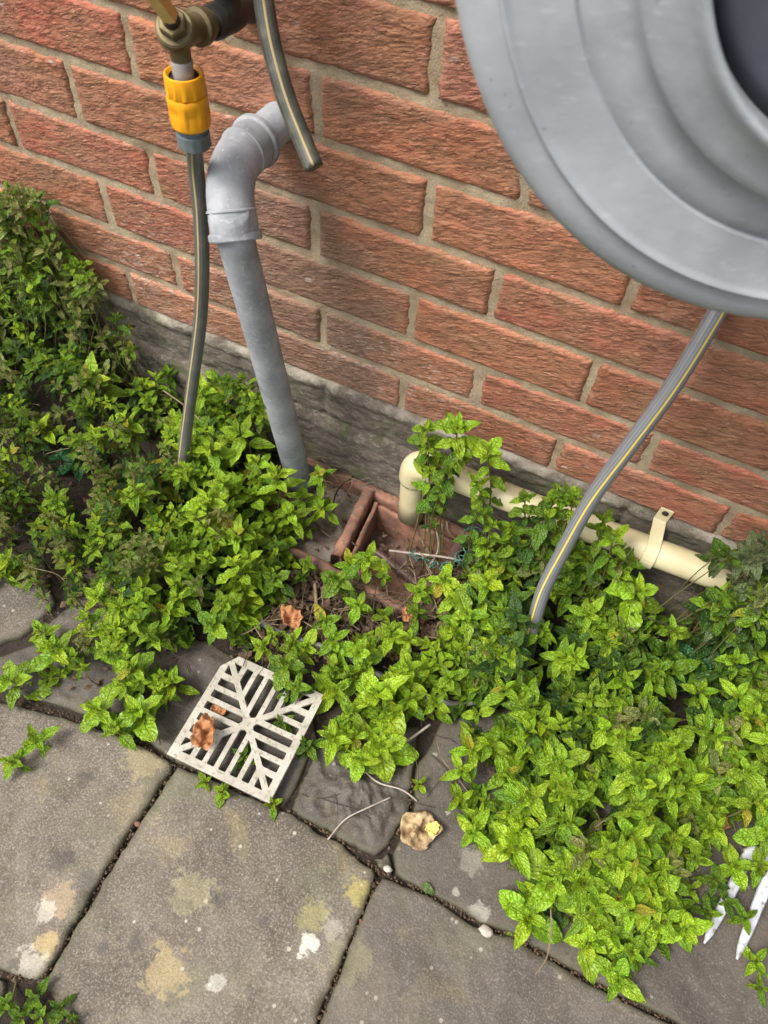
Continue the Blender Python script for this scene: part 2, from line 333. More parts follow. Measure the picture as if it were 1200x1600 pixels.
def lathe(name, prof, org, axis, mat, parent=None, seg=48, rfun=None, close=True):
    """prof: (distance along the axis, radius)"""
    axis = np.array(axis, float); ak = np.linalg.norm(axis); axis /= ak; prof = [(d * ak, r) for d, r in prof]; up = np.array([0, 0, 1.]) if abs(axis[2]) < .9 else np.array([1., 0, 0])
    X = np.cross(up, axis); X /= np.linalg.norm(X); Y = np.cross(axis, X); V, Fc = [], []
    for (d, r) in prof:
        for k in range(seg):
            a = 2 * math.pi * k / seg; rr = r * (rfun(a, d, r) if rfun else 1)
            V.append(np.array(org) + axis * d + rr * (math.cos(a) * X + math.sin(a) * Y))
    for i in range(len(prof) - 1):
        for k in range(seg): k2 = (k + 1) % seg; Fc.append((i * seg + k, i * seg + k2, (i + 1) * seg + k2, (i + 1) * seg + k))
    if close:
        Fc.append(tuple(reversed(range(seg)))); Fc.append(tuple((len(prof) - 1) * seg + k for k in range(seg)))
    return link(name, V, Fc, mat, parent, True)
def sharp(o, deg=35):
    m_ = o.modifiers.new('e', 'EDGE_SPLIT'); m_.split_angle = math.radians(deg); return o
def nz(x, y, z=0.0): return noise.noise(Vector((x, y, z)))
def fbm(x, y, z=0.0, o=4): return noise.fractal(Vector((x, y, z)), .9, 2.1, o)

# ------------------------------------------------------------------ soil and paving
def soil():
    n = 300; xs = np.linspace(-1.5, 1.5, n); ys = np.linspace(-1.6, .02, 170); V = []; Fc = []
    for y in ys:
        for x in xs: V.append((x, y, G - .0115 + .006 * fbm(x * 14, y * 14, 1) - (.075 if -.140 < x < .152 and -.185 < y else 0)))
    for j in range(len(ys) - 1):
        for i in range(n - 1): q = j * n + i; Fc.append((q, q + 1, q + n + 1, q + n))
    b = len(V)                                   # the yard goes on to the horizon
    for X_, Y_ in ((-60, -60), (60, -60), (60, .03), (-60, .03)): V.append((X_, Y_, G - .075))
    Fc.append((b, b + 1, b + 2, b + 3))
    tag(link('soil', V, Fc, M['soil']), kind='structure')
soil()
def px_poly(P, z=G): return [atz(x, y, z)[:2] for x, y in P]
def inset(poly, d):
    """moves every edge of a polygon (anticlockwise or clockwise) inwards by d"""
    P = [np.array(p) for p in poly]; n = len(P); ar = sum(P[i][0] * P[(i + 1) % n][1] - P[(i + 1) % n][0] * P[i][1] for i in range(n)); s = 1 if ar > 0 else -1; out = []
    for i in range(n):
        a, b, c = P[i - 1], P[i], P[(i + 1) % n]; e1 = (b - a) / np.linalg.norm(b - a); e2 = (c - b) / np.linalg.norm(c - b)
        n1 = s * np.array([-e1[1], e1[0]]); n2 = s * np.array([-e2[1], e2[0]]); h = n1 + n2; h /= max(1e-6, np.linalg.norm(h)); out.append(b + h * d / max(.5, h @ n1))
    return out
pav = bpy.data.objects.new('pavement', None); pav.empty_display_size = .02; col.objects.link(pav); tag(pav, kind='structure')
def flag(poly, wet, seed, gap=.006, lift=0.0, rough=1.0, label=None):
    P = inset(poly, gap * .42); n = len(P); out = []
    per = sum(np.linalg.norm(P[i] - P[i - 1]) for i in range(n)); step = per / 150
    for i in range(n):
        a, b = P[i], P[(i + 1) % n]; k = max(2, int(np.linalg.norm(b - a) / step))
        for j in range(k): out.append(a + (b - a) * j / k)
    # round the corners a little and roughen the outline
    for _ in range(1): out = [(out[i - 1] + 2 * out[i] + out[(i + 1) % len(out)]) / 4 for i in range(len(out))]
    c = sum(out) / len(out); m_ = len(out)
    ol = []
    for p in out:
        r = p - c; L = np.linalg.norm(r); ol.append(c + r / L * (L + .0035 * fbm(p[0] * 22, p[1] * 22, seed) + .0022 * fbm(p[0] * 110, p[1] * 110, seed)))
    V, Fc = [], []
    rings = [(1.0, -.05, 0), (1.0, -.007, 0), (0, -.0022, .0012), (0, -.0006, .0035), (0, 0, .008)]
    for s_, z, d in rings:
        for p in ol:
            r = p - c; L = np.linalg.norm(r); q = c + r / L * (L - d)
            V.append((q[0], q[1], G + lift + z + (.0025 * fbm(q[0] * 30, q[1] * 30, seed) if z > -.02 else 0)))
    for k in range(1, 24):
        f = 1 - (k / 24)
        for p in ol:
            r = p - c; L = np.linalg.norm(r); q = c + r / L * (L - .008) * f
            cr_ = (-.007 * abs(fbm(q[0] * 26 + q[1] * 9, q[1] * 20, seed + 4)) + .003) * min(1, k / 4) if rough > 3 else 0
            V.append((q[0], q[1], G + lift + cr_ + rough * (.0030 * fbm(q[0] * 12, q[1] * 12, seed) + .0016 * fbm(q[0] * 45, q[1] * 45, seed)) * min(1, k / 3) + (1 - min(1, k / 3)) * .0025 * fbm(q[0] * 30, q[1] * 30, seed)))
    nr = len(V) // m_
    for i in range(nr - 1):
        for k in range(m_): k2 = (k + 1) % m_; Fc.append((i * m_ + k, i * m_ + k2, (i + 1) * m_ + k2, (i + 1) * m_ + k))
    V.append((c[0], c[1], G + lift)); q = len(V) - 1
    for k in range(m_): Fc.append(((nr - 1) * m_ + k, (nr - 1) * m_ + (k + 1) % m_, q))
    ar = sum(ol[i][0] * ol[(i + 1) % m_][1] - ol[(i + 1) % m_][0] * ol[i][1] for i in range(m_))
    if ar < 0: Fc = [tuple(reversed(f)) for f in Fc]
    ev = np.zeros(len(V), np.float32); ev[:3 * m_] = 1; ev[3 * m_:4 * m_] = .85; ev[4 * m_:5 * m_] = .6; ev[5 * m_:6 * m_] = .25
    o = link('flagstone', V, Fc, M['flag'], pav); at_ = o.data.attributes.new('edge', 'FLOAT', 'POINT'); at_.data.foreach_set('value', ev); o.color = (wet, 0, 0, 1)
    if label: o['label'] = label
    return o
A_ = (276, 1192); B_ = (594, 1362); C_ = (62, 1540)
flag(px_poly([(-240, 1010), (0, 1092), (80, 1112), (190, 1148), A_, (205, 1300), (120, 1440), C_, (20, 1525), (-60, 1500), (-330, 1330)]), .12, 1, .005, label='pale weathered flagstone with a straight right edge')
flag(px_poly([A_, (350, 1222), (440, 1262), (520, 1306), B_, (545, 1480), (496, 1602), (430, 1750), (160, 1640), (90, 1580), C_, (120, 1440), (205, 1300)]), .18, 2, .005, label='broad speckled flagstone with a white lichen spot')
flag(px_poly([B_, (680, 1402), (750, 1445), (810, 1467), (900, 1522), (1060, 1602), (1180, 1680), (1000, 1900), (620, 1850), (430, 1750), (496, 1602), (545, 1480)]), .62, 3, .005)
flag(px_poly([A_, (230, 1160), (130, 1115), (0, 1075), (-60, 1040), (60, 1000), (200, 960), (330, 1000), (480, 1090), (500, 1150), (450, 1262), (350, 1222)]), .9, 4, .004, -.004, 1.6)
flag(px_poly([(450, 1266), (500, 1150), (560, 1120), (660, 1130), (646, 1215), (640, 1270), (608, 1325), (586, 1338), (560, 1328), (520, 1306)]), .85, 5, .003, -.002, 3.2, label='dark creased stone broken off beside the bed')
flag(px_poly([(612, 1330), (640, 1278), (650, 1200), (690, 1120), (800, 1100), (1000, 1180), (1300, 1330), (1330, 1640), (1180, 1680), (1060, 1600), (900, 1520), (810, 1465), (750, 1443), (680, 1400), (616, 1368)]), .78, 6, .0035)
flag(px_poly([(586, 1340), (608, 1330), (614, 1366), (600, 1362)]), .7, 7, .0015, -.004)
flag(px_poly([(-260, 780), (-40, 840), (70, 870), (90, 940), (45, 985), (-60, 1036), (-240, 1004)]), .30, 8, .006, -.006)
flag(px_poly([(100, 880), (200, 900), (240, 960), (60, 998), (50, 990), (96, 945)]), .6, 9, .004, -.008)
flag(px_poly([(-330, 1338), (-60, 1508), (10, 1530), (-30, 1660), (-420, 1500)]), .3, 10, .006, -.004)
flag(px_poly([(180, 1655), (425, 1755), (610, 1856), (480, 2100), (60, 1950)]), .2, 11, .006)
flag(px_poly([(1335, 1330), (1700, 1500), (1500, 1900), (1190, 1690), (1338, 1645)]), .6, 12, .006)

# ------------------------------------------------------------------ brick wall
BED = {0: .0141, 1: .0756 + .005, 2: .1469, 3: .2224, 4: .2941, 5: .3719, 6: .4461, 7: .5239}
def bed(c): return BED.get(c, c * .075)
OFF = {0: .003, 1: -.007, 2: .0085, 3: -.0113, 4: .013, 5: -.004, 6: .0071}
PERP = {(0, -2.0): .0121, (0, 0.0): .0058, (0, 1.0): .0017, (0, 2.0): -.001, (1, -2.5): .0023, (1, -1.5): -.008, (1, -.5): -.0039, (1, .5): -.0072, (1, 1.5): -.008, (2, -2.0): .0066, (2, 0.0): .0085, (2, 1.0): .0087,
        (3, -2.5): -.0068, (3, -1.5): -.0146, (3, -.5): -.0119, (3, .5): -.0102, (4, -2.0): .0034, (4, 0.0): .0136, (4, 1.0): .0157, (5, -1.5): -.009, (5, -.5): -.0047, (5, .5): .0002, (6, 0.0): .0071}
wall = thing('brick_wall', 'red brick house wall of rough dragged bricks in buff mortar', 'wall', (0, .02, G))
def brick(x0, x1, z0, z1, near, seed, colr):
    nx, nz_ = (52, 30) if near else (8, 4); V, Fc = [], []; D = .04
    tilt = random.uniform(-.0012, .0012); yoff = random.uniform(-.0012, .0012)
    for j in range(nz_ + 1):
        for i in range(nx + 1):
            u, v = i / nx, j / nz_; x, z = x0 + (x1 - x0) * u, z0 + (z1 - z0) * v
            y = yoff + tilt * (u - .5)
            dx = min(x - x0, x1 - x); dz = min(z - z0, z1 - z); de = min(dx, dz)
            if de < .005: y += .004 * (1 - de / .005) ** 2
            if near:
                zs_ = z - .28 * x; ph = zs_ / .0050 + .9 * nz(x * 22, zs_ * 60, seed) + .6 * nz(x * 60, zs_ * 90, seed + 5)
                fr = ph - math.floor(ph); amp = .0011 * min(1.3, max(.15, .75 + 1.2 * nz(x * 14, z * 30, seed + 9)))
                y -= (fr * amp - amp * .5) * min(1, de / .003 + .2); y += .0012 * nz(x * 20, z * 40, seed + 3)
                if i in (0, nx): x += .0026 * nz(z * 90, seed) + .0012 * nz(z * 300, seed)
                if j in (0, nz_): z += .0022 * nz(x * 60, seed + 2) + .0012 * nz(x * 260, seed)
            V.append((x, y, z))
    s = nx + 1
    for j in range(nz_):
        for i in range(nx): q = j * s + i; Fc.append((q, q + 1, q + s + 1, q + s))
    loop = [i for i in range(nx + 1)] + [j * s + nx for j in range(1, nz_ + 1)] + [nz_ * s + i for i in range(nx - 1, -1, -1)] + [j * s for j in range(nz_ - 1, 0, -1)]
    b = len(V)
    for q in loop: V.append((V[q][0], D, V[q][2]))
    L = len(loop)
    for k in range(L): k2 = (k + 1) % L; Fc.append((loop[k2], loop[k], b + k, b + k2))
    o = link('brick', V, Fc, M['brick'], wall); o.color = (*colr, 1); return o
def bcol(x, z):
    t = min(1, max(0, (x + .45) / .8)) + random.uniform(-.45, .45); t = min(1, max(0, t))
    a = np.array([.50, .190, .095]); b = np.array([.34, .105, .052]); c = a * (1 - t) + b * t  # brick tones, brightened leftwards: light from the left put into the colour
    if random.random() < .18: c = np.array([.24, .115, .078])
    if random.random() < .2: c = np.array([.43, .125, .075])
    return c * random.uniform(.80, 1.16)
cnt = 0
for r in range(0, 16):
    par = r % 2; us = [(.5 if par else 0) + k for k in range(-7, 7)]
    xs = [.225 * u + PERP.get((r, float(u)), OFF.get(r, random.uniform(-.008, .008))) for u in us]
    for k in range(len(xs) - 1):
        x0, x1 = xs[k] + .0046 + random.uniform(-.001, .001), xs[k + 1] - .0046 + random.uniform(-.001, .001)
        near = r <= 7 and x1 > -.95 and x0 < .85
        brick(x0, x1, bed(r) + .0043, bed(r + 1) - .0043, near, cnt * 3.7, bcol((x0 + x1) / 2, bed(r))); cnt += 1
def mortar():
    V, Fc = [], []; xs = np.arange(-1.5, 1.41, .006); zs = np.arange(0.0, .60, .005)
    for z in zs:
        for x in xs: V.append((x, .0034 + .0023 * fbm(x * 45, z * 45, 3), z))
    n = len(xs)
    for j in range(len(zs) - 1):
        for i in range(n - 1): q = j * n + i; Fc.append((q, q + 1, q + n + 1, q + n))
    b = len(V)
    for x, z in ((-1.5, .59), (1.4, .59), (1.4, 1.215), (-1.5, 1.215)): V.append((x, .0075, z))
    Fc.append((b, b + 1, b + 2, b + 3))
    c = len(V)
    for x, z in ((-1.5, -.25), (1.4, -.25), (1.4, 1.215), (-1.5, 1.215)): V.append((x, .11, z))
    Fc.append((c + 3, c + 2, c + 1, c))
    for k, k2 in ((2, 3), (1, 2), (3, 0)):
        V += [V[c + k], V[c + k2], (V[c + k2][0], .009, V[c + k2][2]), (V[c + k][0], .009, V[c + k][2])]; e = len(V); Fc.append((e - 4, e - 3, e - 2, e - 1))
    link('mortar', V, Fc, M['mortar'], wall)
mortar()
def plinth():
    """grey cement smeared over the lowest course and the footing"""
    V, Fc = [], []; xs = np.arange(-1.5, 1.41, .0045); n = len(xs)
    prof = []
    for z in np.arange(.019, -.20, -.0035): prof.append(z)
    for zi, z in enumerate(prof):
        for x in xs:
            edge = .0141 + .0045 + .004 * fbm(x * 16, 7.7)
            zz = min(z, edge)
            y = -.0035 - .0035 * math.exp(-((z - .006) / .006) ** 2)
            if z < -.052: y -= .012 * min(1, (-.052 - z) / .012) + .010 * max(0, (-.075 - z)) / .1
            gd = abs(z + .054 + .004 * fbm(x * 9, 2.2)); y += .0055 * math.exp(-(gd / .0035) ** 2) * (.4 + .6 * max(0, nz(x * 11, 4) + .5))
            for gx in (-.114, -.34, .11, .335, -.56):
                if -.054 < z: y += .0055 * math.exp(-((x - gx - .002 * nz(z * 90, gx)) / .0045) ** 2)
            y += .0032 * fbm(x * 34, z * 70, 1.5) + .0014 * fbm(x * 120, z * 260, 4)
            V.append((x, y if zi else .006, zz))
    for j in range(len(prof) - 1):
        for i in range(n - 1): q = j * n + i; Fc.append((q, q + n, q + n + 1, q + 1))
    link('cement_plinth', V, Fc, M['cement'], wall)
plinth()

# ------------------------------------------------------------------ grey waste pipe
B0 = atz(469, 748, G - .01); B0[1] = -.062; B0 = np.array([-.1255, -.062, G - .02])
W0 = aty(441, 186, .004); E0 = atd(352, 262, .765)
K0 = atd(368, 372, .79)
wp = thing('waste_pipe', 'weathered grey plastic waste pipe bending out of the wall and down into the drain', 'pipe', B0)
def arc_corner(a, b, c, r, n=10):
    a, b, c = map(np.array, (a, b, c)); d1 = (a - b) / np.linalg.norm(a - b); d2 = (c - b) / np.linalg.norm(c - b); p, q = b + d1 * r, b + d2 * r
    return [(1 - t) ** 2 * p + 2 * t * (1 - t) * b + t * t * q for t in np.linspace(0, 1, n)]
dn = (B0 - K0) / np.linalg.norm(B0 - K0)
tube('pipe', [K0 - dn * .03] + [K0 + (B0 - K0) * t for t in np.linspace(.02, 1, 12)], .0193, M['greypipe'], wp, 32)
inw = (W0 - E0) / np.linalg.norm(W0 - E0)
tube('pipe', [W0 + inw * .03, W0, E0 + inw * .045], .0200, M['greypipe'], wp, 32)
bend = arc_corner(E0 + inw * .058, E0, K0, .040, 14)
ep = [E0 + inw * .058] + bend + [K0 + dn * .002]
# resample for the sockets and collars of the elbow
ep = catmull(ep, 3)
Ls = np.cumsum([0] + [np.linalg.norm(np.array(ep[i]) - np.array(ep[i - 1])) for i in range(1, len(ep))]); tot = Ls[-1]
rr = []
for L in Ls:
    d = min(L, tot - L); r_ = .0237
    if d < .026: r_ = .0246
    rr.append(r_)
el = tube('elbow', ep, rr, M['greypipe'], wp, 40); el['label'] = 'swollen grey elbow fitting with collared ends'
ud = (E0 - K0) / np.linalg.norm(E0 - K0)
for c0, dr in ((K0 + ud * -.0025, ud), (E0 + inw * .0605, -inw)):
    sharp(lathe('socket_rim', [(0, .0195), (.0, .0262), (.0012, .0270), (.0062, .0270), (.0076, .0258), (.0085, .0243)], c0, dr, M['greypipe'], wp, 48, close=False), 30)
    sharp(lathe('socket_rim', [(0, .0240), (.0006, .0253), (.0022, .0253), (.0030, .0240)], c0 + dr * .027, dr, M['greypipe'], wp, 48, close=False), 30)
# scuff on the pipe
tube('scratch', [K0 + dn * .262 + np.array([-.010, -.0148, 0]), K0 + dn * .278 + np.array([-.0085, -.0160, 0]), K0 + dn * .292 + np.array([-.0095, -.0155, 0])], [.0004, .0022, .0004], M['wire'], wp, 8)
# dark rubber seal in the gully where the pipe goes down
lathe('rubber_seal', [(0, .0195), (.004, .024), (.010, .026), (.022, .027)], B0 + np.array([0, 0, .036]), (0, 0, -1), M['collar'], wp, 32)

# ------------------------------------------------------------------ outside tap
TX = np.array([-.166, -.140]); tapz = lambda z: np.array([TX[0], TX[1], z])
T0 = tapz(.497)
tap = thing('outside_tap', 'tarnished brass outside tap with a black supply elbow at the top of the wall', 'tap', T0)
sharp(lathe('spout', [(-.010, .0075), (.0, .0088), (.002, .0088), (.004, .0088), (.016, .0088), (.026, .0105), (.030, .0125)], tapz(.494), (0, 0, 1), M['brass'], tap, 32))
sharp(lathe('threaded_nose', [(-.012, .0088), (-.002, .0088), (.0, .0092), (.010, .0092), (.0115, .0085)], tapz(.489), (0, 0, 1), M['zinc'], tap, 32))
H0 = tapz(.520)
jn = atd(330, 58, .665); jn2 = atd(374, 22, .70)
ax = (jn2 - H0) / np.linalg.norm(jn2 - H0)
sharp(lathe('tap_body', [(-.014, .004), (-.013, .0105), (-.006, .0130), (.004, .0132), (.012, .0120), (.020, .0105), (.026, .0115), (.027, .0150), (.033, .0152), (.034, .0135), (.040, .0130), (.041, .0105), (.052, .0100)], H0, ax, M['brass'], tap, 36))
hx = lambda a_, d, r_: 1 / max(.87, math.cos(((a_ + math.pi / 6) % (math.pi / 3)) - math.pi / 6))
bdir = (atd(257, 8, .59) - H0); bdir = bdir / np.linalg.norm(bdir)
sharp(lathe('flange', [(-.004, .0125), (.004, .0125), (.006, .0152), (.011, .0156), (.0125, .0140), (.0128, .008)], H0, bdir, M['brass'], tap, 40))
sharp(lathe('bonnet_nut', [(.0, .0100), (.009, .0100), (.010, .009), (.0102, .0065)], H0 + bdir * .013, bdir, M['brass'], tap, 36, hx), 20)
lathe('gland', [(.0, .0070), (.008, .0068), (.009, .0055)], H0 + bdir * .023, bdir, M['black'], tap, 24)
sp0 = H0 + bdir * .033; spd = atd(226, -30, .58) - sp0
sharp(lathe('spindle', [(-.004, .0070), (.024, .0070), (.025, .0060)], sp0, spd / np.linalg.norm(spd), M['gold'], tap, 4), 20)
sharp(lathe('coupling', [(.0, .0128), (.004, .0142), (.012, .0142), (.013, .0120), (.024, .0118)], H0 + ax * .046, ax, M['black'], tap, 32))
e1 = H0 + ax * .060; we = aty(385, 22, .0)
tube('supply_elbow', catmull([e1 - ax * .01, e1 + ax * .018, (jn2 + we) / 2 + np.array([0, 0, .006]), we + np.array([0, .012, 0])], 6), .0128, M['black'], tap, 24)
tube('supply_pipe', catmull([e1 + ax * .006 + np.array([0, 0, 0]), e1 + ax * .012 + np.array([.004, .0, .03]), e1 + ax * .012 + np.array([.004, .004, .25])], 6), .0115, M['black'], tap, 24)
sharp(lathe('pipe_collar', [(0, .0125), (.001, .0165), (.011, .0165), (.012, .0125)], e1 + ax * .012 + np.array([.004, 0, .022]), (0, 0, 1), M['black'], tap, 32))

# ------------------------------------------------------------------ hoses
h1 = thing('garden_hose', 'dusty grey-green hose hanging from the tap into the mint on a yellow connector', 'hose', atz(293, 665, G + .06))
P = [tapz(.428)] + [atd(*q) for q in [(306, 262, .765), (313, 330, .81), (316, 420, .865), (313, 500, .93), (302, 590, 1.0), (292, 668, 1.065), (286, 720, 1.10), (282, 760, 1.13)]]
tube('hose', catmull(P, 8), .0080, M['hose_a'], h1, 20, twist=1.2)
rib = lambda a_, d, r_: 1 + (.035 if (math.cos(a_ * 14) > .1) else 0)
rib2 = lambda a_, d, r_: 1 - (.07 if abs(((a_ + .25) % (math.pi / 3)) - math.pi / 6) < .30 and .014 < d < .037 else 0)
cz = .4895
sharp(lathe('release_ring', [(0.003, .0128), (0, .0150), (.0005, .0166), (.003, .0170), (.020, .0170), (.0215, .0160)], tapz(cz), (0, 0, -.83), M['yellow'], h1, 56, lambda a_, d, r_: 1 + (.055 if math.cos(a_ * 12) > .3 and   .004 < d < .0172 else 0), close=False), 40)
sharp(lathe('connector_body', [(.0215, .0140), (.022, .0172), (.024, .0178), (.030, .0180), (.036, .0176), (.040, .0180), (.052, .0178), (.0545, .0172), (.056, .0155), (.056, .006)], tapz(cz), (0, 0, -.83), M['yellow'], h1, 72, lambda a_, d, r_: 1 - (.11 if abs(((a_ + .25) % (math.pi / 3)) - math.pi / 6) < .30 and .025 < d < .0425 else 0)), 40)
lathe('inner_sleeve', [(.004, .0125), (.01, .0125), (.02, .0118)], tapz(cz), (0, 0, -1), M['black'], h1, 32)
sharp(lathe('hose_nut', [(.0555, .012), (.056, .0148), (.0585, .0150), (.0595, .0132), (.062, .0132), (.063, .0150), (.078, .0146), (.080, .0132), (.081, .0085)], tapz(cz), (0, 0, -.83), M['collar'], h1, 72, lambda a_, d, r_: 1 + (.045 if math.cos(a_ * 12) > 0 and d > .0525 and d < .066 else 0)), 30)
h2 = thing('hose_offcut', 'cut end of an old grey-green hose dangling in front of the wall beside the tap', 'hose', atd(490, 258, .69))
P = [np.array([.24, -.16, .84]), np.array([.12, -.10, .86]), np.array([-.04, -.05, .80])] + [atd(*q) for q in [(392, -160, .62), (402, -70, .635), (412, 0, .655), (424, 70, .67), (446, 150, .685), (470, 212, .695), (491, 262, .70)]]
tube('hose', catmull(P, 8), .0088, M['hose_c'], h2, 20, twist=.0)
h3 = thing('garden_hose', 'ribbed grey hose with yellow stripes running from behind the reel down into the mint', 'hose', atz(836, 975, G + .04))
P = [np.array([.30, -.14, .60]), np.array([.315, -.10, .54])] + [atd(*q) for q in [(1170, 380, .74), (1140, 450, .745), (1108, 510, .75), (1050, 605, .785), (985, 695, .83), (925, 778, .885), (880, 860, .94), (850, 920, .98), (834, 975, 1.01), (822, 1030, 1.05), (800, 1085, 1.09)]]
tube('hose', catmull(P, 8), .0092, M['hose_b'], h3, 24, twist=2.0)

# ------------------------------------------------------------------ hose reel
RC = np.array([.3245, -.235, .7378]); th, elv = math.radians(19.95), math.radians(7.24)
RN = np.array([math.sin(th) * math.cos(elv), -math.cos(th) * math.cos(elv), math.sin(elv)])
reel = thing('hose_reel', 'large round grey plastic hose reel hanging on the wall, top right', 'hose reel', RC)
prof = [(-.030, .180), (-.030, .2130), (-.026, .2162), (-.016, .2172), (-.008, .2160), (-.003, .2115), (-.0005, .2040), (.0002, .1985), (.0006, .1968), (.0044, .1962), (.0054, .1955), (.0056, .1946), (.0044, .1932), (.0038, .1900), (.0040, .1750), (.0040, .1650),
        (.0040, .1638), (.0018, .1630), (.0018, .1622), (.0040, .1614), (.0040, .1500), (.0050, .1440), (.0075, .1405), (.0135, .1390), (.0175, .1383), (.0195, .1368), (.0215, .1320), (.0250, .1220), (.0300, .1180), (.0340, .1160), (.0352, .1140), (.0345, .1122), (.0300, .1112), (.0120, .1105)]
lathe('side_flange', prof, RC, RN, M['reel'], reel, 128, close=False)
lathe('hub_disc', [(.0122, .1108), (.0135, .1000), (.0150, .0500), (.0150, .0200), (.0180, .0190), (.0180, .0010)], RC, RN, M['reel_dark'], reel, 96)
lathe('drum', [(-.150, .095), (-.030, .095)], RC, RN, M['reel_dark'], reel, 64)
lathe('rear_flange', [(-.160, .010), (-.160, .170), (-.157, .174), (-.150, .174), (-.148, .170), (-.148, .010)], RC, RN, M['reel'], reel, 96)
# the hose wound on the drum, and the wall bracket
wound = []
up = np.array([0, 0, 1.]); X = np.cross(up, RN); X /= np.linalg.norm(X); Y = np.cross(RN, X)
for lay in range(3):
    for k in range(0, 6 * 40):
        a_ = 2 * math.pi * k / 40; d = -.138 + (k / 240) * .096 if lay % 2 == 0 else -.042 - (k / 240) * .096
        wound.append(RC + RN * d + (.104 + lay * .0175) * (math.cos(a_) * X + math.sin(a_) * Y))
tube('wound_hose', wound, .0088, M['hose_b'], reel, 8)
bk = bmesh.new()
def add_box(bm, c, s, mat=None):
    r_ = bmesh.ops.create_cube(bm, size=1); 
    for v in r_['verts']:
        v.co = Vector((v.co.x * s[0], v.co.y * s[1], v.co.z * s[2]))
        if mat: v.co = mat @ v.co
        v.co += Vector(c)
back = RC - RN * .165
add_box(bk, (back[0], -.012, back[2] + .02), (.05, .016, .22)); add_box(bk, (back[0], back[1] / 2 - .01, back[2]), (.03, abs(back[1]) + .01, .03))
me = bpy.data.meshes.new('wall_bracket'); bk.to_mesh(me); me.materials.append(M['reel_dark']); o = bpy.data.objects.new('wall_bracket', me); col.objects.link(o); attach(o, reel)
bv = o.modifiers.new('b', 'BEVEL'); bv.width = .003; bv.segments = 2

# ------------------------------------------------------------------ cream overflow pipe
op = thing('overflow_pipe', 'cream plastic overflow pipe along the foot of the wall, turning down into the clay gully', 'pipe', aty(645, 715, -.045))
EL = aty(652, 722, -.045); DR = atz(636, 803, G - .012); EL[1] = DR[1] = -.052
EL = aty(650, 722, -.052); DR = np.array([EL[0] + .002, -.052, G + .012])
PR = [aty(840, 795, -.034), aty(1050, 873, -.034), aty(1200, 929, -.034)]; PR.append(PR[2] + (PR[2] - PR[1]) * 3.0)
hd = (PR[0] - EL) / np.linalg.norm(PR[0] - EL)
tube('pipe', [EL + hd * .02] + PR, .0190, M['cream'], op, 32)
cr = arc_corner(EL + hd * .026, EL, DR, .023, 12)
lp = [EL + hd * .032, EL + hd * .026] + cr + [EL + np.array([0, 0, -.034]), EL + np.array([0, 0, -.038])]
tube('elbow', lp, [.0212] * (len(lp) - 1) + [.0206], M['cream'], op, 32)
V, Fc, U = sweep([EL + np.array([0, 0, -.03]), DR + np.array([0, 0, .04]), DR], .0188, 32, False); b = len(V)
V2, F2, _ = sweep([DR, DR + np.array([0, 0, .05])], .0168, 32, False, base=b); s_ = 33; ring = [((len(V) - s_) + k, (len(V) - s_) + k + 1, b + k + 1, b + k) for k in range(32)]
link('drop_pipe', V + V2, Fc + F2 + ring, M['cream'], op)
# clip with a screw
ct = aty(1032, 812, -.006); cb = aty(1012, 862, -.02)
def ribbon(name, P, w_, th_, side, mat, parent):
    P = [np.array(p) for p in P]; V, Fc = [], []; side = np.array(side, float); side /= np.linalg.norm(side)
    for i, p in enumerate(P):
        T = P[min(i + 1, len(P) - 1)] - P[max(i - 1, 0)]; N = np.cross(side, T); N /= np.linalg.norm(N)
        ww = w_[i] if hasattr(w_, '__len__') else w_
        for sx, sn in ((-1, 1), (1, 1), (1, -1), (-1, -1)): V.append(p + side * ww / 2 * sx + N * th_ / 2 * sn)
    for i in range(len(P) - 1):
        for k in range(4): k2 = (k + 1) % 4; Fc.append((i * 4 + k, i * 4 + k2, i * 4 + 4 + k2, i * 4 + 4 + k))
    Fc.append((3, 2, 1, 0)); q = 4 * (len(P) - 1); Fc.append((q, q + 1, q + 2, q + 3))
    o = link(name, V, Fc, mat, parent, False); m_ = o.modifiers.new('b', 'BEVEL'); m_.width = min(.0012, th_ * .4); m_.segments = 2; return o
pc = PR[0] + (PR[1] - PR[0]) * .93; pc = aty(1016, 861, -.034)
cl = [np.array([ct[0] + .0015, -.0045, pc[2] + .055]), np.array([ct[0], -.0045, pc[2] + .030])]
for a_ in np.linspace(70, 250, 12):
    r_ = .0215; cl.append(np.array([pc[0], pc[1] + .0 - r_ * math.sin(math.radians(a_ - 70 + 20)) , pc[2] + r_ * math.cos(math.radians(a_ - 70 + 20))]))
clip = ribbon('clip', cl, .017, .0025, (1, 0, 0), M['cream'], op)
lathe('screw', [(0, .0042), (.001, .0042), (.0018, .0030), (.002, .0005)], np.array([ct[0] + .0012, -.0062, pc[2] + .048]), (0, -1, 0), M['black'], clip, 20)

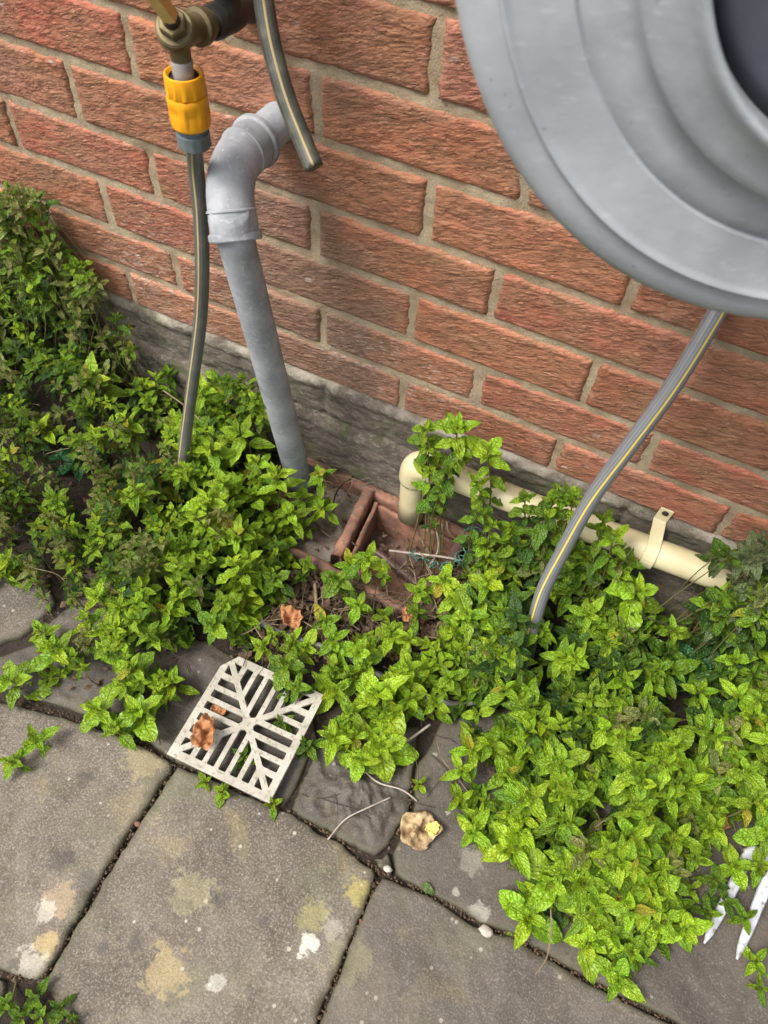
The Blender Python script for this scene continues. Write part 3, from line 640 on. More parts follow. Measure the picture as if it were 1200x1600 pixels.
# ------------------------------------------------------------------ clay drain gully
gx0, gx1, gy0, gy1 = -.135, .150, -.182, -.038
gul = thing('drain_gully', 'terracotta drain gully with two hoppers set in the ground at the foot of the wall', 'drain', ((gx0 + gx1) / 2, (gy0 + gy1) / 2, G))
def wallbar(name, a, b, w_, h0, h1, mat, lean=0.0, seed=0, parent=gul):
    """a rough-edged clay wall from a to b with a rounded top"""
    a = np.array(a, float); b = np.array(b, float); d = (b - a); L = np.linalg.norm(d); d /= L; nn = np.array([-d[1], d[0]]); n = max(6, int(L / .006)); V, Fc = [], []
    pr = [(-.5, h0), (-.5, h1 - .006), (-.42, h1 - .0015), (-.2, h1), (.2, h1), (.42, h1 - .0015), (.5, h1 - .006), (.5, h0)]
    for i in range(n + 1):
        p = a + d * L * i / n
        for s_, z in pr:
            j = .0016 * fbm(p[0] * 60 + s_, p[1] * 60, seed + z * 20); q = p + nn * (s_ * w_ + j); top = z > h0
            V.append((q[0], q[1], z + (.0030 * fbm(p[0] * 40, p[1] * 40, seed + s_ * 2) - .006 * max(0, fbm(p[0] * 70, p[1] * 70, seed + 9) - .35) if top else 0) + (lean * i / n if top else 0)))
    k_ = len(pr)
    for i in range(n):
        for k in range(k_ - 1): Fc.append((i * k_ + k, i * k_ + k + 1, (i + 1) * k_ + k + 1, (i + 1) * k_ + k))
    Fc.append(tuple(range(k_))); Fc.append(tuple(reversed([n * k_ + k for k in range(k_)])))
    return link(name, V, Fc, mat, parent)
RX = -.012                                   # the ridge between the two hoppers
wallbar('front_rim', (gx0 - .01, gy0 + .004), (gx1, gy0 - .012), .016, G - .10, G + .004, M['clay'], 0, 1)
wallbar('back_rim', (gx0 + .0, gy1 + .010), (gx1, gy1 + .002), .016, G - .10, G + .006, M['clay'], 0, 2)
wallbar('left_rim', (gx0, gy0 + .012), (gx0 - .004, gy1), .014, G - .10, G - .001, M['clay'], 0, 3)
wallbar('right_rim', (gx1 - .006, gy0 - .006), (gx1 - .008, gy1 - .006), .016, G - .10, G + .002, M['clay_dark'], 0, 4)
wallbar('ridge', (RX + .006, gy0 + .014), (RX - .006, gy1 + .001), .017, G - .10, G + .016, M['clay'], 0, 5)
wallbar('inner_rim', (RX + .024, gy0 + .030), (RX + .012, gy1 - .010), .008, G - .10, G + .002, M['clay'], 0, 6)
wallbar('inner_rim', (RX + .018, gy1 - .013), (gx1 - .016, gy1 - .018), .008, G - .10, G + .001, M['clay'], 0, 7)
def floor_patch(name, x0, x1, y0, y1, z, mat, sx=0, amp=.004):
    n = 26; V, Fc = [], []
    for j in range(n):
        for i in range(n):
            x, y = x0 + (x1 - x0) * i / (n - 1), y0 + (y1 - y0) * j / (n - 1); V.append((x, y, z + sx * (x - x0) + amp * fbm(x * 26, y * 26, z * 9)))
    for j in range(n - 1):
        for i in range(n - 1): q = j * n + i; Fc.append((q, q + 1, q + n + 1, q + n))
    return link(name, V, Fc, mat, gul)
floor_patch('concrete_bed', gx0, RX, gy0, gy1, G - .014, M['concrete'], -.04)
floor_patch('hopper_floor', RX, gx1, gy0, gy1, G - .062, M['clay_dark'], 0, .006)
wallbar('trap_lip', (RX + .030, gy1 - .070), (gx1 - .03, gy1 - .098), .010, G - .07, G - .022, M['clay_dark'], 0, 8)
floor_patch('trap_shelf', RX + .02, gx1 - .02, gy0 + .006, gy1 - .080, G - .034, M['clay'], 0, .006)

# ------------------------------------------------------------------ drain grate (one plate, holes cut through)
def grate():
    gA, gB, gC, gD = [atz(x, y, G + .012) for x, y in ((352, 1017), (501, 1086), (427, 1257), (269, 1182))]
    S = .150
    cu = bpy.data.curves.new('g', 'CURVE'); cu.dimensions = '2D'; cu.fill_mode = 'BOTH'; cu.extrude = .0022; cu.bevel_depth = .0006; cu.bevel_resolution = 1
    def spl(P):
        s = cu.splines.new('POLY'); s.points.add(len(P) - 1)
        for p, q in zip(s.points, P): p.co = (q[0], q[1], 0, 1)
        s.use_cyclic_u = True
    h = S / 2; spl([(-h + .016, h), (h, h), (h, -h), (-h, -h), (-h, h - .022)])
    Rin = h - .0090; wS = .0114; pit = .0172; dg = .0035
    def cut(P):                                     # rounds the corners of a hole
        out = []; n = len(P)
        for i in range(n):
            a, b, c = map(np.array, (P[i - 1], P[i], P[(i + 1) % n])); la, lc = np.linalg.norm(a - b), np.linalg.norm(c - b); r = min(.0022, la * .3, lc * .3)
            for t in np.linspace(0, 1, 4): p0 = b + (a - b) / la * r; p1 = b + (c - b) / lc * r; out.append((1 - t) ** 2 * p0 + 2 * t * (1 - t) * b + t * t * p1)
        return out
    for rot in range(4):
        ca, sa = [(1, 0), (0, 1), (-1, 0), (0, -1)][rot]
        for k in range(-3, 4):
            s = k * pit; u0, u1 = s - wS / 2, s + wS / 2
            if abs(k) == 3: u0, u1 = (s - wS / 2 + .001, Rin - .004) if k > 0 else (-Rin + .004, s + wS / 2 - .001)
            g = dg * 1.41; hub = .0075; f = lambda u: max(abs(u) + g, hub)
            if abs(k) == 3:
                a0 = u0 if k > 0 else u1; a0 = abs(a0); P = [(a0, a0 + g), (Rin - g, Rin), (a0, Rin)]
                if k < 0: P = [(-x, y) for x, y in P]
            elif k == 0: P = [(u0, f(u0)), (0, f(0)), (u1, f(u1)), (u1, Rin), (u0, Rin)]
            else: P = [(u0, f(u0)), (u1, f(u1)), (u1, Rin), (u0, Rin)]
            P = cut(P); spl([(x * ca - y * sa, x * sa + y * ca) for x, y in P])
    tmp = bpy.data.objects.new('t', cu); col.objects.link(tmp)
    me = bpy.data.meshes.new_from_object(tmp.evaluated_get(bpy.context.evaluated_depsgraph_get())); bpy.data.objects.remove(tmp)
    me.materials.clear(); me.materials.append(M['grate']); me.name = 'drain_grate'
    o = bpy.data.objects.new('drain_grate', me); col.objects.link(o)
    c = (gA + gB + gC + gD) / 4; X = (gB - gA) + (gC - gD); X /= np.linalg.norm(X); Y = (gA - gD) + (gB - gC); Y -= X * (X @ Y); Y /= np.linalg.norm(Y); Z = np.cross(X, Y)
    mm = Matrix([[X[0], Y[0], Z[0], c[0]], [X[1], Y[1], Z[1], c[1]], [X[2], Y[2], Z[2], c[2]], [0, 0, 0, 1]])
    sx = (np.linalg.norm(gB - gA) + np.linalg.norm(gC - gD)) / 2 / S; sy = (np.linalg.norm(gA - gD) + np.linalg.norm(gB - gC)) / 2 / S
    o.matrix_world = mm @ Matrix.Diagonal((sx, sy, 1, 1))
    tag(o, 'square ivory plastic drain grate lying loose on the paving with one clipped corner', 'drain cover')
grate()

# ------------------------------------------------------------------ white garden fork
def outline(name, pts, z0, th_, mat, parent, dz=0.0):
    """flat tapered blade from (px, py, width in m, height) stations"""
    P = [atz(x, y, z0 + zz) for x, y, w_, zz in pts]; P = catmull(P, 5); W = np.interp(np.linspace(0, len(pts) - 1, len(P)), range(len(pts)), [q[2] for q in pts])
    V, Fc = [], []; n = len(P)
    for i, p in enumerate(P):
        T = P[min(i + 1, n - 1)] - P[max(i - 1, 0)]; T /= np.linalg.norm(T); s = np.cross(T, [0, 0, 1.]); s /= np.linalg.norm(s); N = np.cross(s, T)
        for u, h in ((-1, 0), (-.7, .8), (0, 1.25), (.7, .8), (1, 0), (.7, -.8), (0, -1), (-.7, -.8)): V.append(p + s * W[i] / 2 * u + N * th_ / 2 * h)
    for i in range(n - 1):
        for k in range(8): k2 = (k + 1) % 8; Fc.append((i * 8 + k, i * 8 + k2, i * 8 + 8 + k2, i * 8 + 8 + k))
    Fc.append(tuple(range(7, -1, -1))); Fc.append(tuple((n - 1) * 8 + k for k in range(8)))
    return link(name, V, Fc, mat, parent)
fk = thing('garden_fork', 'chipped white hand fork lying under the mint at the lower right edge', 'garden fork', atz(1240, 1300, G + .02))
outline('tine', [(1178, 1326, .012, .028), (1164, 1345, .014, .026), (1146, 1385, .0135, .020), (1124, 1428, .012, .013), (1109, 1457, .009, .008), (1100, 1474, .002, .005)], G, .004, M['white'], fk)
outline('tine', [(1212, 1362, .014, .030), (1198, 1382, .0155, .026), (1184, 1415, .0135, .020), (1170, 1450, .0125, .014), (1158, 1480, .009, .009), (1151, 1499, .002, .006)], G, .004, M['white'], fk)
outline('tine', [(1236, 1385, .014, .026), (1228, 1420, .0135, .022), (1218, 1455, .012, .016), (1208, 1495, .010, .010), (1201, 1530, .002, .006)], G, .004, M['white'], fk)
outline('shoulder', [(1162, 1332, .008, .027), (1182, 1330, .013, .029), (1215, 1345, .017, .031), (1255, 1350, .018, .033), (1345, 1332, .013, .036)], G, .005, M['white'], fk)
outline('shoulder', [(1236, 1388, .010, .027), (1232, 1366, .013, .030), (1255, 1350, .014, .033)], G, .0044, M['white'], fk)
hp = [atz(1340, 1331, G + .036), atz(1400, 1322, G + .034), atz(1480, 1310, G + .030), atz(1560, 1300, G + .024)]
tube('handle', catmull(hp, 5), [.007] * 3 + [.012] * 11 + [.013] * 2, M['dry'], fk, 20)

# ------------------------------------------------------------------ leaves
def leaf_template(nl, ns, width, curl, fold, serr, wav, seed, blunt=.0):
    width *= .88
    """leaf of length 1 along x; returns verts, faces, uv"""
    V, U, Fc = [], [], []; cols = np.linspace(-1, 1, ns); rs = random.Random(seed)
    for i in range(nl + 1):
        t = i / nl
        w_ = width * (math.sin(math.pi * t ** (.74 if blunt < .5 else .92)) ** (.78 if blunt < .5 else .62)) if 0 < t < 1 else 0
        if i == 0: w_ = .02
        if i == nl: w_ = .012
        for s in cols:
            e = (serr if (i % 2) else -serr * .6) * (abs(s) == 1) * (0 < i < nl)
            x = t + e * .6; y = s * (w_ / 2) * (1 + e * 1.4)
            z = fold * abs(s) * w_ - curl * t * t + wav * math.sin(t * 13 + s * 2 + seed) * abs(s) * w_ + (.018 * math.sin(i * math.pi + .4) * (1 - abs(s)) if 0 < i < nl and ns > 3 else 0) * (abs(s) > .2)
            V.append((x, y, z)); U.append((.5 + s / 2, t))
    for i in range(nl):
        for k in range(ns - 1): q = i * ns + k; Fc.append((q, q + ns, q + ns + 1, q + 1))
    return np.array(V), np.array(Fc), np.array(U)
HI = [leaf_template(16, 5, wd, cu, fo, .016, wv, i, bl) for i, (wd, cu, fo, wv, bl) in enumerate([(.50, .10, .22, .10, 0), (.56, .22, .16, .12, 0), (.48, .02, .30, .06, 0), (.62, .30, .12, .16, .3), (.74, .18, .14, .14, .8), (.44, .38, .2, .08, 0)])]
LO = [leaf_template(8, 3, wd, cu, fo, .012, wv, i + 9, bl) for i, (wd, cu, fo, wv, bl) in enumerate([(.50, .10, .22, .10, 0), (.56, .25, .16, .12, 0), (.48, .0, .32, .06, 0), (.60, .32, .12, .2, .3), (.68, .18, .14, .14, .8), (.40, .45, .25, .08, 0)])]
LEAF_ME = []
for i, (V, Fc, U) in enumerate(HI):
    me = bpy.data.meshes.new('leaf'); me.from_pydata(V.tolist(), [], Fc.tolist()); l = me.uv_layers.new(name='UVMap'); li = np.empty(len(me.loops), np.int32); me.loops.foreach_get('vertex_index', li)
    l.data.foreach_set('uv', U[li].astype(np.float32).ravel()); me.polygons.foreach_set('use_smooth', [True] * len(me.polygons)); me.materials.append(M['leaf_obj']); LEAF_ME.append(me)

def unit(v): v = np.array(v, float); return v / (np.linalg.norm(v) + 1e-12)
def sprig(tip, base, L, tone, kind=0, nodes=6, up=None, spread=1.0, rs=random):
    """one mint stem: returns its centre line and its leaves (pos, X, Y, Z, length, variant, colour)"""
    tip = np.array(tip, float); base = np.array(base, float); axis = unit(up if up is not None else (tip - base) / (np.linalg.norm(tip - base) + 1e-9) + np.array([0, 0, .9]))
    H = np.linalg.norm(tip - base); mid = base + (tip - base) * .5 + np.array([rs.uniform(-.1, .1), rs.uniform(-.1, .1), 0]) * H; mid = .5 * mid + .5 * (tip - axis * H * .5)
    line = [base, mid, tip - axis * min(.3 * H, .02), tip]; cl = catmull(line, 6); cl.append(tip + axis * .001); cl = np.array(cl)
    seg = np.linalg.norm(np.diff(cl, axis=0), axis=1); cum = np.concatenate([[0], np.cumsum(seg)]); tot = cum[-1]
    def at_s(s): s = tot - s; return np.array([np.interp(s, cum, cl[:, k]) for k in range(3)])
    X0 = unit(np.cross(axis, [rs.uniform(-1, 1), rs.uniform(-1, 1), .3])); Y0 = np.cross(axis, X0); phi = rs.uniform(0, math.pi)
    nodes = min(nodes, 10); sizes = [.30, .55, .82, 1.0, 1.0, .92, .85, .78, .7, .65]; elev = [28, 48, 66, 80, 88, 95, 100, 104, 106, 108]
    s = 0.0; leaves = []
    gap = [.0, .10, .20, .34, .48, .60, .66, .66, .66, .66]
    for k in range(nodes):
        s += gap[k] * (1.5 if nodes == 8 else 1) * L * rs.uniform(.85, 1.15)
        if s > tot * .92: break
        p = at_s(s); ax_ = axis if k < 4 else unit(axis + np.array([0, 0, .3]))
        for side in (0, 1):
            a_ = phi + k * math.pi / 2 + side * math.pi + rs.uniform(-.28, .28); el_ = math.radians(elev[k] * spread + rs.uniform(-13, 13))
            out = math.cos(a_) * X0 + math.sin(a_) * Y0; d = unit(ax_ * math.cos(el_) + out * math.sin(el_)); n_ = unit(ax_ * math.sin(el_) - out * math.cos(el_) + .12 * np.array([rs.uniform(-1, 1) for _ in range(3)]))
            yv = unit(np.cross(n_, d)); n_ = np.cross(d, yv)
            var = (4 if rs.random() < .42 else rs.choice([3, 1, 0])) if kind == 1 else (5 if kind == 2 and rs.random() < .6 else rs.choice([0, 1, 2, 0, 3]))
            ll = L * sizes[k] * rs.uniform(.72, 1.2)
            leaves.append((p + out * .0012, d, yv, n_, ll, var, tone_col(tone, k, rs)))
        if k >= 2 and rs.random() < .45:      # small side shoot in the axil
            a_ = phi + k * math.pi / 2 + rs.choice([0, math.pi]); out = math.cos(a_) * X0 + math.sin(a_) * Y0
            for q in range(3):
                d = unit(axis * .8 + out * .7 + np.array([rs.uniform(-.5, .5) for _ in range(3)])); n_ = unit(axis - d * (axis @ d) + .01); yv = unit(np.cross(n_, d)); n_ = np.cross(d, yv)
                leaves.append((p + out * .004 + axis * .003, d, yv, n_, L * .38, rs.choice([0, 2]), tone_col(tone, 1, rs)))
    return cl, leaves
BR = np.array([.370, .570, .022]); MI = np.array([.155, .285, .014]); DK = np.array([.036, .090, .012]); OL = np.array([.27, .30, .075]); YE = np.array([.50, .48, .035]); GY = np.array([.170, .215, .085])
def tone_col(tone, k, rs):
    """tone 0..1: dark (old leaves and painted-in shade) to fresh yellow-green; 2: olive twiggy; 3: yellowing; 4: greyish dark; 5: deep blue-green"""
    j = rs.uniform(-.16, .16)
    if tone == 2: c = OL * (1 + j) if rs.random() < .7 else MI
    elif tone == 3: c = YE * (1 + j) if rs.random() < .5 else BR
    elif tone == 4: c = GY * (1 + j)
    elif tone == 5: c = np.array([.018, .105, .022]) * (1 + j)
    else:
        t = tone - .11 * max(0, k - 2) + j * 1.2; t = min(1.08, max(0, t))  # lower leaf pairs darker: age, and shade painted into their colour
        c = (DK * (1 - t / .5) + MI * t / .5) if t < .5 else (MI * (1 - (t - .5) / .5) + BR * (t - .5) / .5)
        if rs.random() < .015: c = YE * .8
    return np.clip(c * np.array([1 + rs.uniform(-.10, .10), 1 + rs.uniform(-.06, .06), 1]), .004, .6)
def mass(name, leaves, stems, label, cat, rstem=.0006):
    """many leaves and stems no one could count, as one mesh"""
    Vs, Fs, Us, Cs = [], [], [], []; off = 0
    for vi, (V, Fc, U) in enumerate(LO):
        sel = [l for l in leaves if l[5] == vi]
        if not sel: continue
        P = np.array([l[0] for l in sel]); X = np.array([l[1] for l in sel]); Y = np.array([l[2] for l in sel]); Z = np.array([l[3] for l in sel]); S = np.array([l[4] for l in sel])[:, None, None]
        W = P[:, None, :] + S * (V[None, :, 0:1] * X[:, None, :] + V[None, :, 1:2] * Y[:, None, :] + V[None, :, 2:3] * Z[:, None, :])
        n, k = len(sel), len(V); Vs.append(W.reshape(-1, 3)); Us.append(np.tile(U, (n, 1))); Cs.append(np.repeat(np.array([l[6] for l in sel]), k, axis=0))
        Fs.append((Fc[None] + (off + np.arange(n) * k)[:, None, None]).reshape(-1, 4)); off += n * k
    V = np.concatenate(Vs); Fc = np.concatenate(Fs); U = np.concatenate(Us); Cc = np.concatenate(Cs); nleaf = len(Fc)
    sv_, sf = [], []; b = off
    for cl in stems:
        cl = cl[::2] if len(cl) > 12 else cl; v, f, _ = sweep(cl, np.linspace(1.5, .8, len(cl)) * rstem, 4, False, base=b); sv_ += v; sf += f; b += len(v)
    if sv_: V = np.concatenate([V, np.array(sv_)]); Fc = np.concatenate([Fc, np.array(sf)]); U = np.concatenate([U, np.zeros((len(sv_), 2))]); Cc = np.concatenate([Cc, np.tile([.1, .1, .04], (len(sv_), 1))])
    me = bpy.data.meshes.new(name); me.vertices.add(len(V)); me.vertices.foreach_set('co', V.astype(np.float32).ravel()); me.loops.add(Fc.size); me.loops.foreach_set('vertex_index', Fc.astype(np.int32).ravel())
    me.polygons.add(len(Fc)); me.polygons.foreach_set('loop_start', np.arange(0, Fc.size, 4, dtype=np.int32)); me.polygons.foreach_set('loop_total', np.full(len(Fc), 4, np.int32))
    me.update(calc_edges=True); l = me.uv_layers.new(name='UVMap'); l.data.foreach_set('uv', U[Fc.ravel()].astype(np.float32).ravel())
    at = me.attributes.new('tint', 'FLOAT_COLOR', 'POINT'); at.data.foreach_set('color', np.concatenate([Cc, np.ones((len(Cc), 1))], 1).astype(np.float32).ravel())
    me.polygons.foreach_set('use_smooth', np.ones(len(Fc), bool)); me.materials.append(M['leaf_mass']); me.materials.append(M['stem'])
    mi = np.zeros(len(Fc), np.int32); mi[nleaf:] = 1; me.polygons.foreach_set('material_index', mi)
    o = bpy.data.objects.new(name, me); col.objects.link(o); return tag(o, label, cat, kind='stuff')

def inside(x, y, P):
    c = False; j = len(P) - 1
    for i in range(len(P)):
        if (P[i][1] > y) != (P[j][1] > y) and x < (P[j][0] - P[i][0]) * (y - P[i][1]) / (P[j][1] - P[i][1]) + P[i][0]: c = not c
        j = i
    return c
def edist(x, y, P):
    p = np.array([x, y]); b = 1e9
    for i in range(len(P)):
        a, c = np.array(P[i - 1], float), np.array(P[i], float); t = np.clip((p - a) @ (c - a) / ((c - a) @ (c - a)), 0, 1); b = min(b, np.linalg.norm(a + t * (c - a) - p))
    return b
def ground_under(tip, lean=.3, rs=random):
    h = tip[2] - G; x, y = tip[0] + rs.uniform(-1, 1) * lean * h, tip[1] + rs.uniform(-.6, 1) * lean * h
    return np.array([x, min(-.03, y), G - .02])
POLY_L = [(-160, 300), (30, 290), (85, 330), (80, 385), (130, 405), (150, 450), (190, 500), (240, 545), (265, 585), (300, 600), (350, 585), (410, 595), (428, 640), (440, 700), (452, 745), (500, 760), (515, 800), (470, 800), (450, 830), (455, 890), (430, 945), (395, 960), (380, 1010), (300, 990), (270, 1080), (240, 1100), (150, 1090), (60, 1060), (45, 1010), (120, 960), (60, 940), (-20, 910), (-160, 900)]
POLY_C = [(345, 950), (400, 975), (520, 1020), (580, 985), (650, 985), (700, 900), (760, 880), (760, 1100), (700, 1090), (640, 1140), (610, 1200), (560, 1195), (525, 1160), (515, 1105), (478, 1040), (385, 995)]
POLY_R = [(690, 930), (740, 860), (830, 850), (900, 860), (960, 870), (1020, 880), (1060, 930), (1100, 870), (1140, 850), (1290, 850), (1330, 1330), (1180, 1255), (1120, 1290), (1095, 1380), (1050, 1460), (1030, 1490), (980, 1520), (920, 1490), (870, 1450), (820, 1420), (815, 1350), (745, 1310), (720, 1240), (740, 1190), (710, 1100), (690, 1000)]
rs = random.Random(11)
def fill(poly, n, hmax, hslope, Lr, tonef, holes=(), nodes=(3, 7), low=.25, keep=1.0):
    xs = [p[0] for p in poly]; ys = [p[1] for p in poly]; leaves, stems = [], []; k = 0; tries = 0
    while k < n and tries < n * 20:
        tries += 1; x, y = rs.uniform(min(xs), max(xs)), rs.uniform(min(ys), max(ys))
        if not inside(x, y, poly) or any((x - hx_) ** 2 + (y - hy) ** 2 < hr * hr for hx_, hy, hr in holes): continue
        if nz(x / 62, y / 62, 3) < -.17 * keep: continue
        strag = poly is POLY_L and x < 270 and y > 600
        if strag and rs.random() < .25: continue
        d = edist(x, y, poly); H = min(hmax, .014 + d * hslope); h = H * (rs.uniform(low, 1) ** .8)
        L = rs.uniform(*Lr(x, y)) * (.78 if strag else 1); tip = atz(x, y, G + h)
        if tip[1] > (-.070 if tip[0] > .03 else -.022): tip = aty(x, y, (-.070 if tip[0] > .03 else -.022) - rs.uniform(0, .03))
        if tip[2] < G + .01: continue
        tn = tonef(x, y, h / H); cl, lv = sprig(tip, ground_under(tip, .35, rs), L, tn, rs.choice([0, 0, 1, 2]), rs.randint(*nodes) + (4 if h > .08 else 3 if h > .05 else 0), rs=rs, up=unit([rs.uniform(-.5, .5), rs.uniform(-.8, .25), 1]))  # low stems get darker leaves: understory shade put into the tone
        leaves += lv; stems.append(cl[1:]); k += 1
    return leaves, stems
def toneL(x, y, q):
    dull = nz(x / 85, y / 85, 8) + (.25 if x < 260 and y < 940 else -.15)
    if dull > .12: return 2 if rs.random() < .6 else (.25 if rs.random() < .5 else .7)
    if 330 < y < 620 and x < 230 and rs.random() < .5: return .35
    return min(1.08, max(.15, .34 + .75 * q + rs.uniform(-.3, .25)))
def LrL(x, y):
    if nz(x / 85, y / 85, 8) > -.05 or x < 160: return (.013, .025)
    return (.018, .032)
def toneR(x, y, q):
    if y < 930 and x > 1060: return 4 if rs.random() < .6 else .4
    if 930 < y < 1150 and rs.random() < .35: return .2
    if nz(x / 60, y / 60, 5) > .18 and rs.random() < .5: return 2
    return min(1.05, max(.05, -.02 + 1.0 * q + rs.uniform(-.32, .25)))  # tone falls with depth in the bed, painting its self-shadow
lv, st = fill(POLY_L, 950, .13, .0011, LrL, toneL, holes=[(60, 612, 24), (150, 642, 16), (75, 900, 30), (470, 775, 30)])
mass('mint_foliage', lv, st, 'dense tangle of small mint leaves on the left, under the tap', 'mint bed')
lv, st = fill(POLY_C, 130, .05, .0009, lambda x, y: (.015, .028), lambda x, y, q: min(1.05, max(.2, .45 + .6 * q + rs.uniform(-.25, .2))), nodes=(3, 5), holes=[(480, 940, 40)])
mass('mint_foliage', lv, st, 'thin patch of mint leaves between the drain grate and the clay gully', 'mint bed')
POLY_U = [(735, 810), (790, 815), (850, 840), (900, 845), (970, 860), (1000, 900), (900, 900), (770, 880)]
lv, st = fill(POLY_U, 20, .11, .0030, lambda x, y: (.013, .024), lambda x, y, q: min(1, max(.2, .3 + .6 * q + rs.uniform(-.25, .2))), nodes=(4, 8), low=.5)
mass('mint_foliage', lv, st, 'loose mint foliage in front of the cream overflow pipe', 'mint bed')
lv, st = fill(POLY_R, 640, .12, .0010, lambda x, y: (.017, .033) if y < 1330 else (.020, .036), toneR, holes=[(1075, 975, 52), (870, 955, 32), (960, 1285, 42), (1060, 1100, 36), (700, 880, 30), (1120, 1090, 26)])
mass('mint_foliage', lv, st, 'dense mint foliage on the right, below the overflow pipe', 'mint bed')

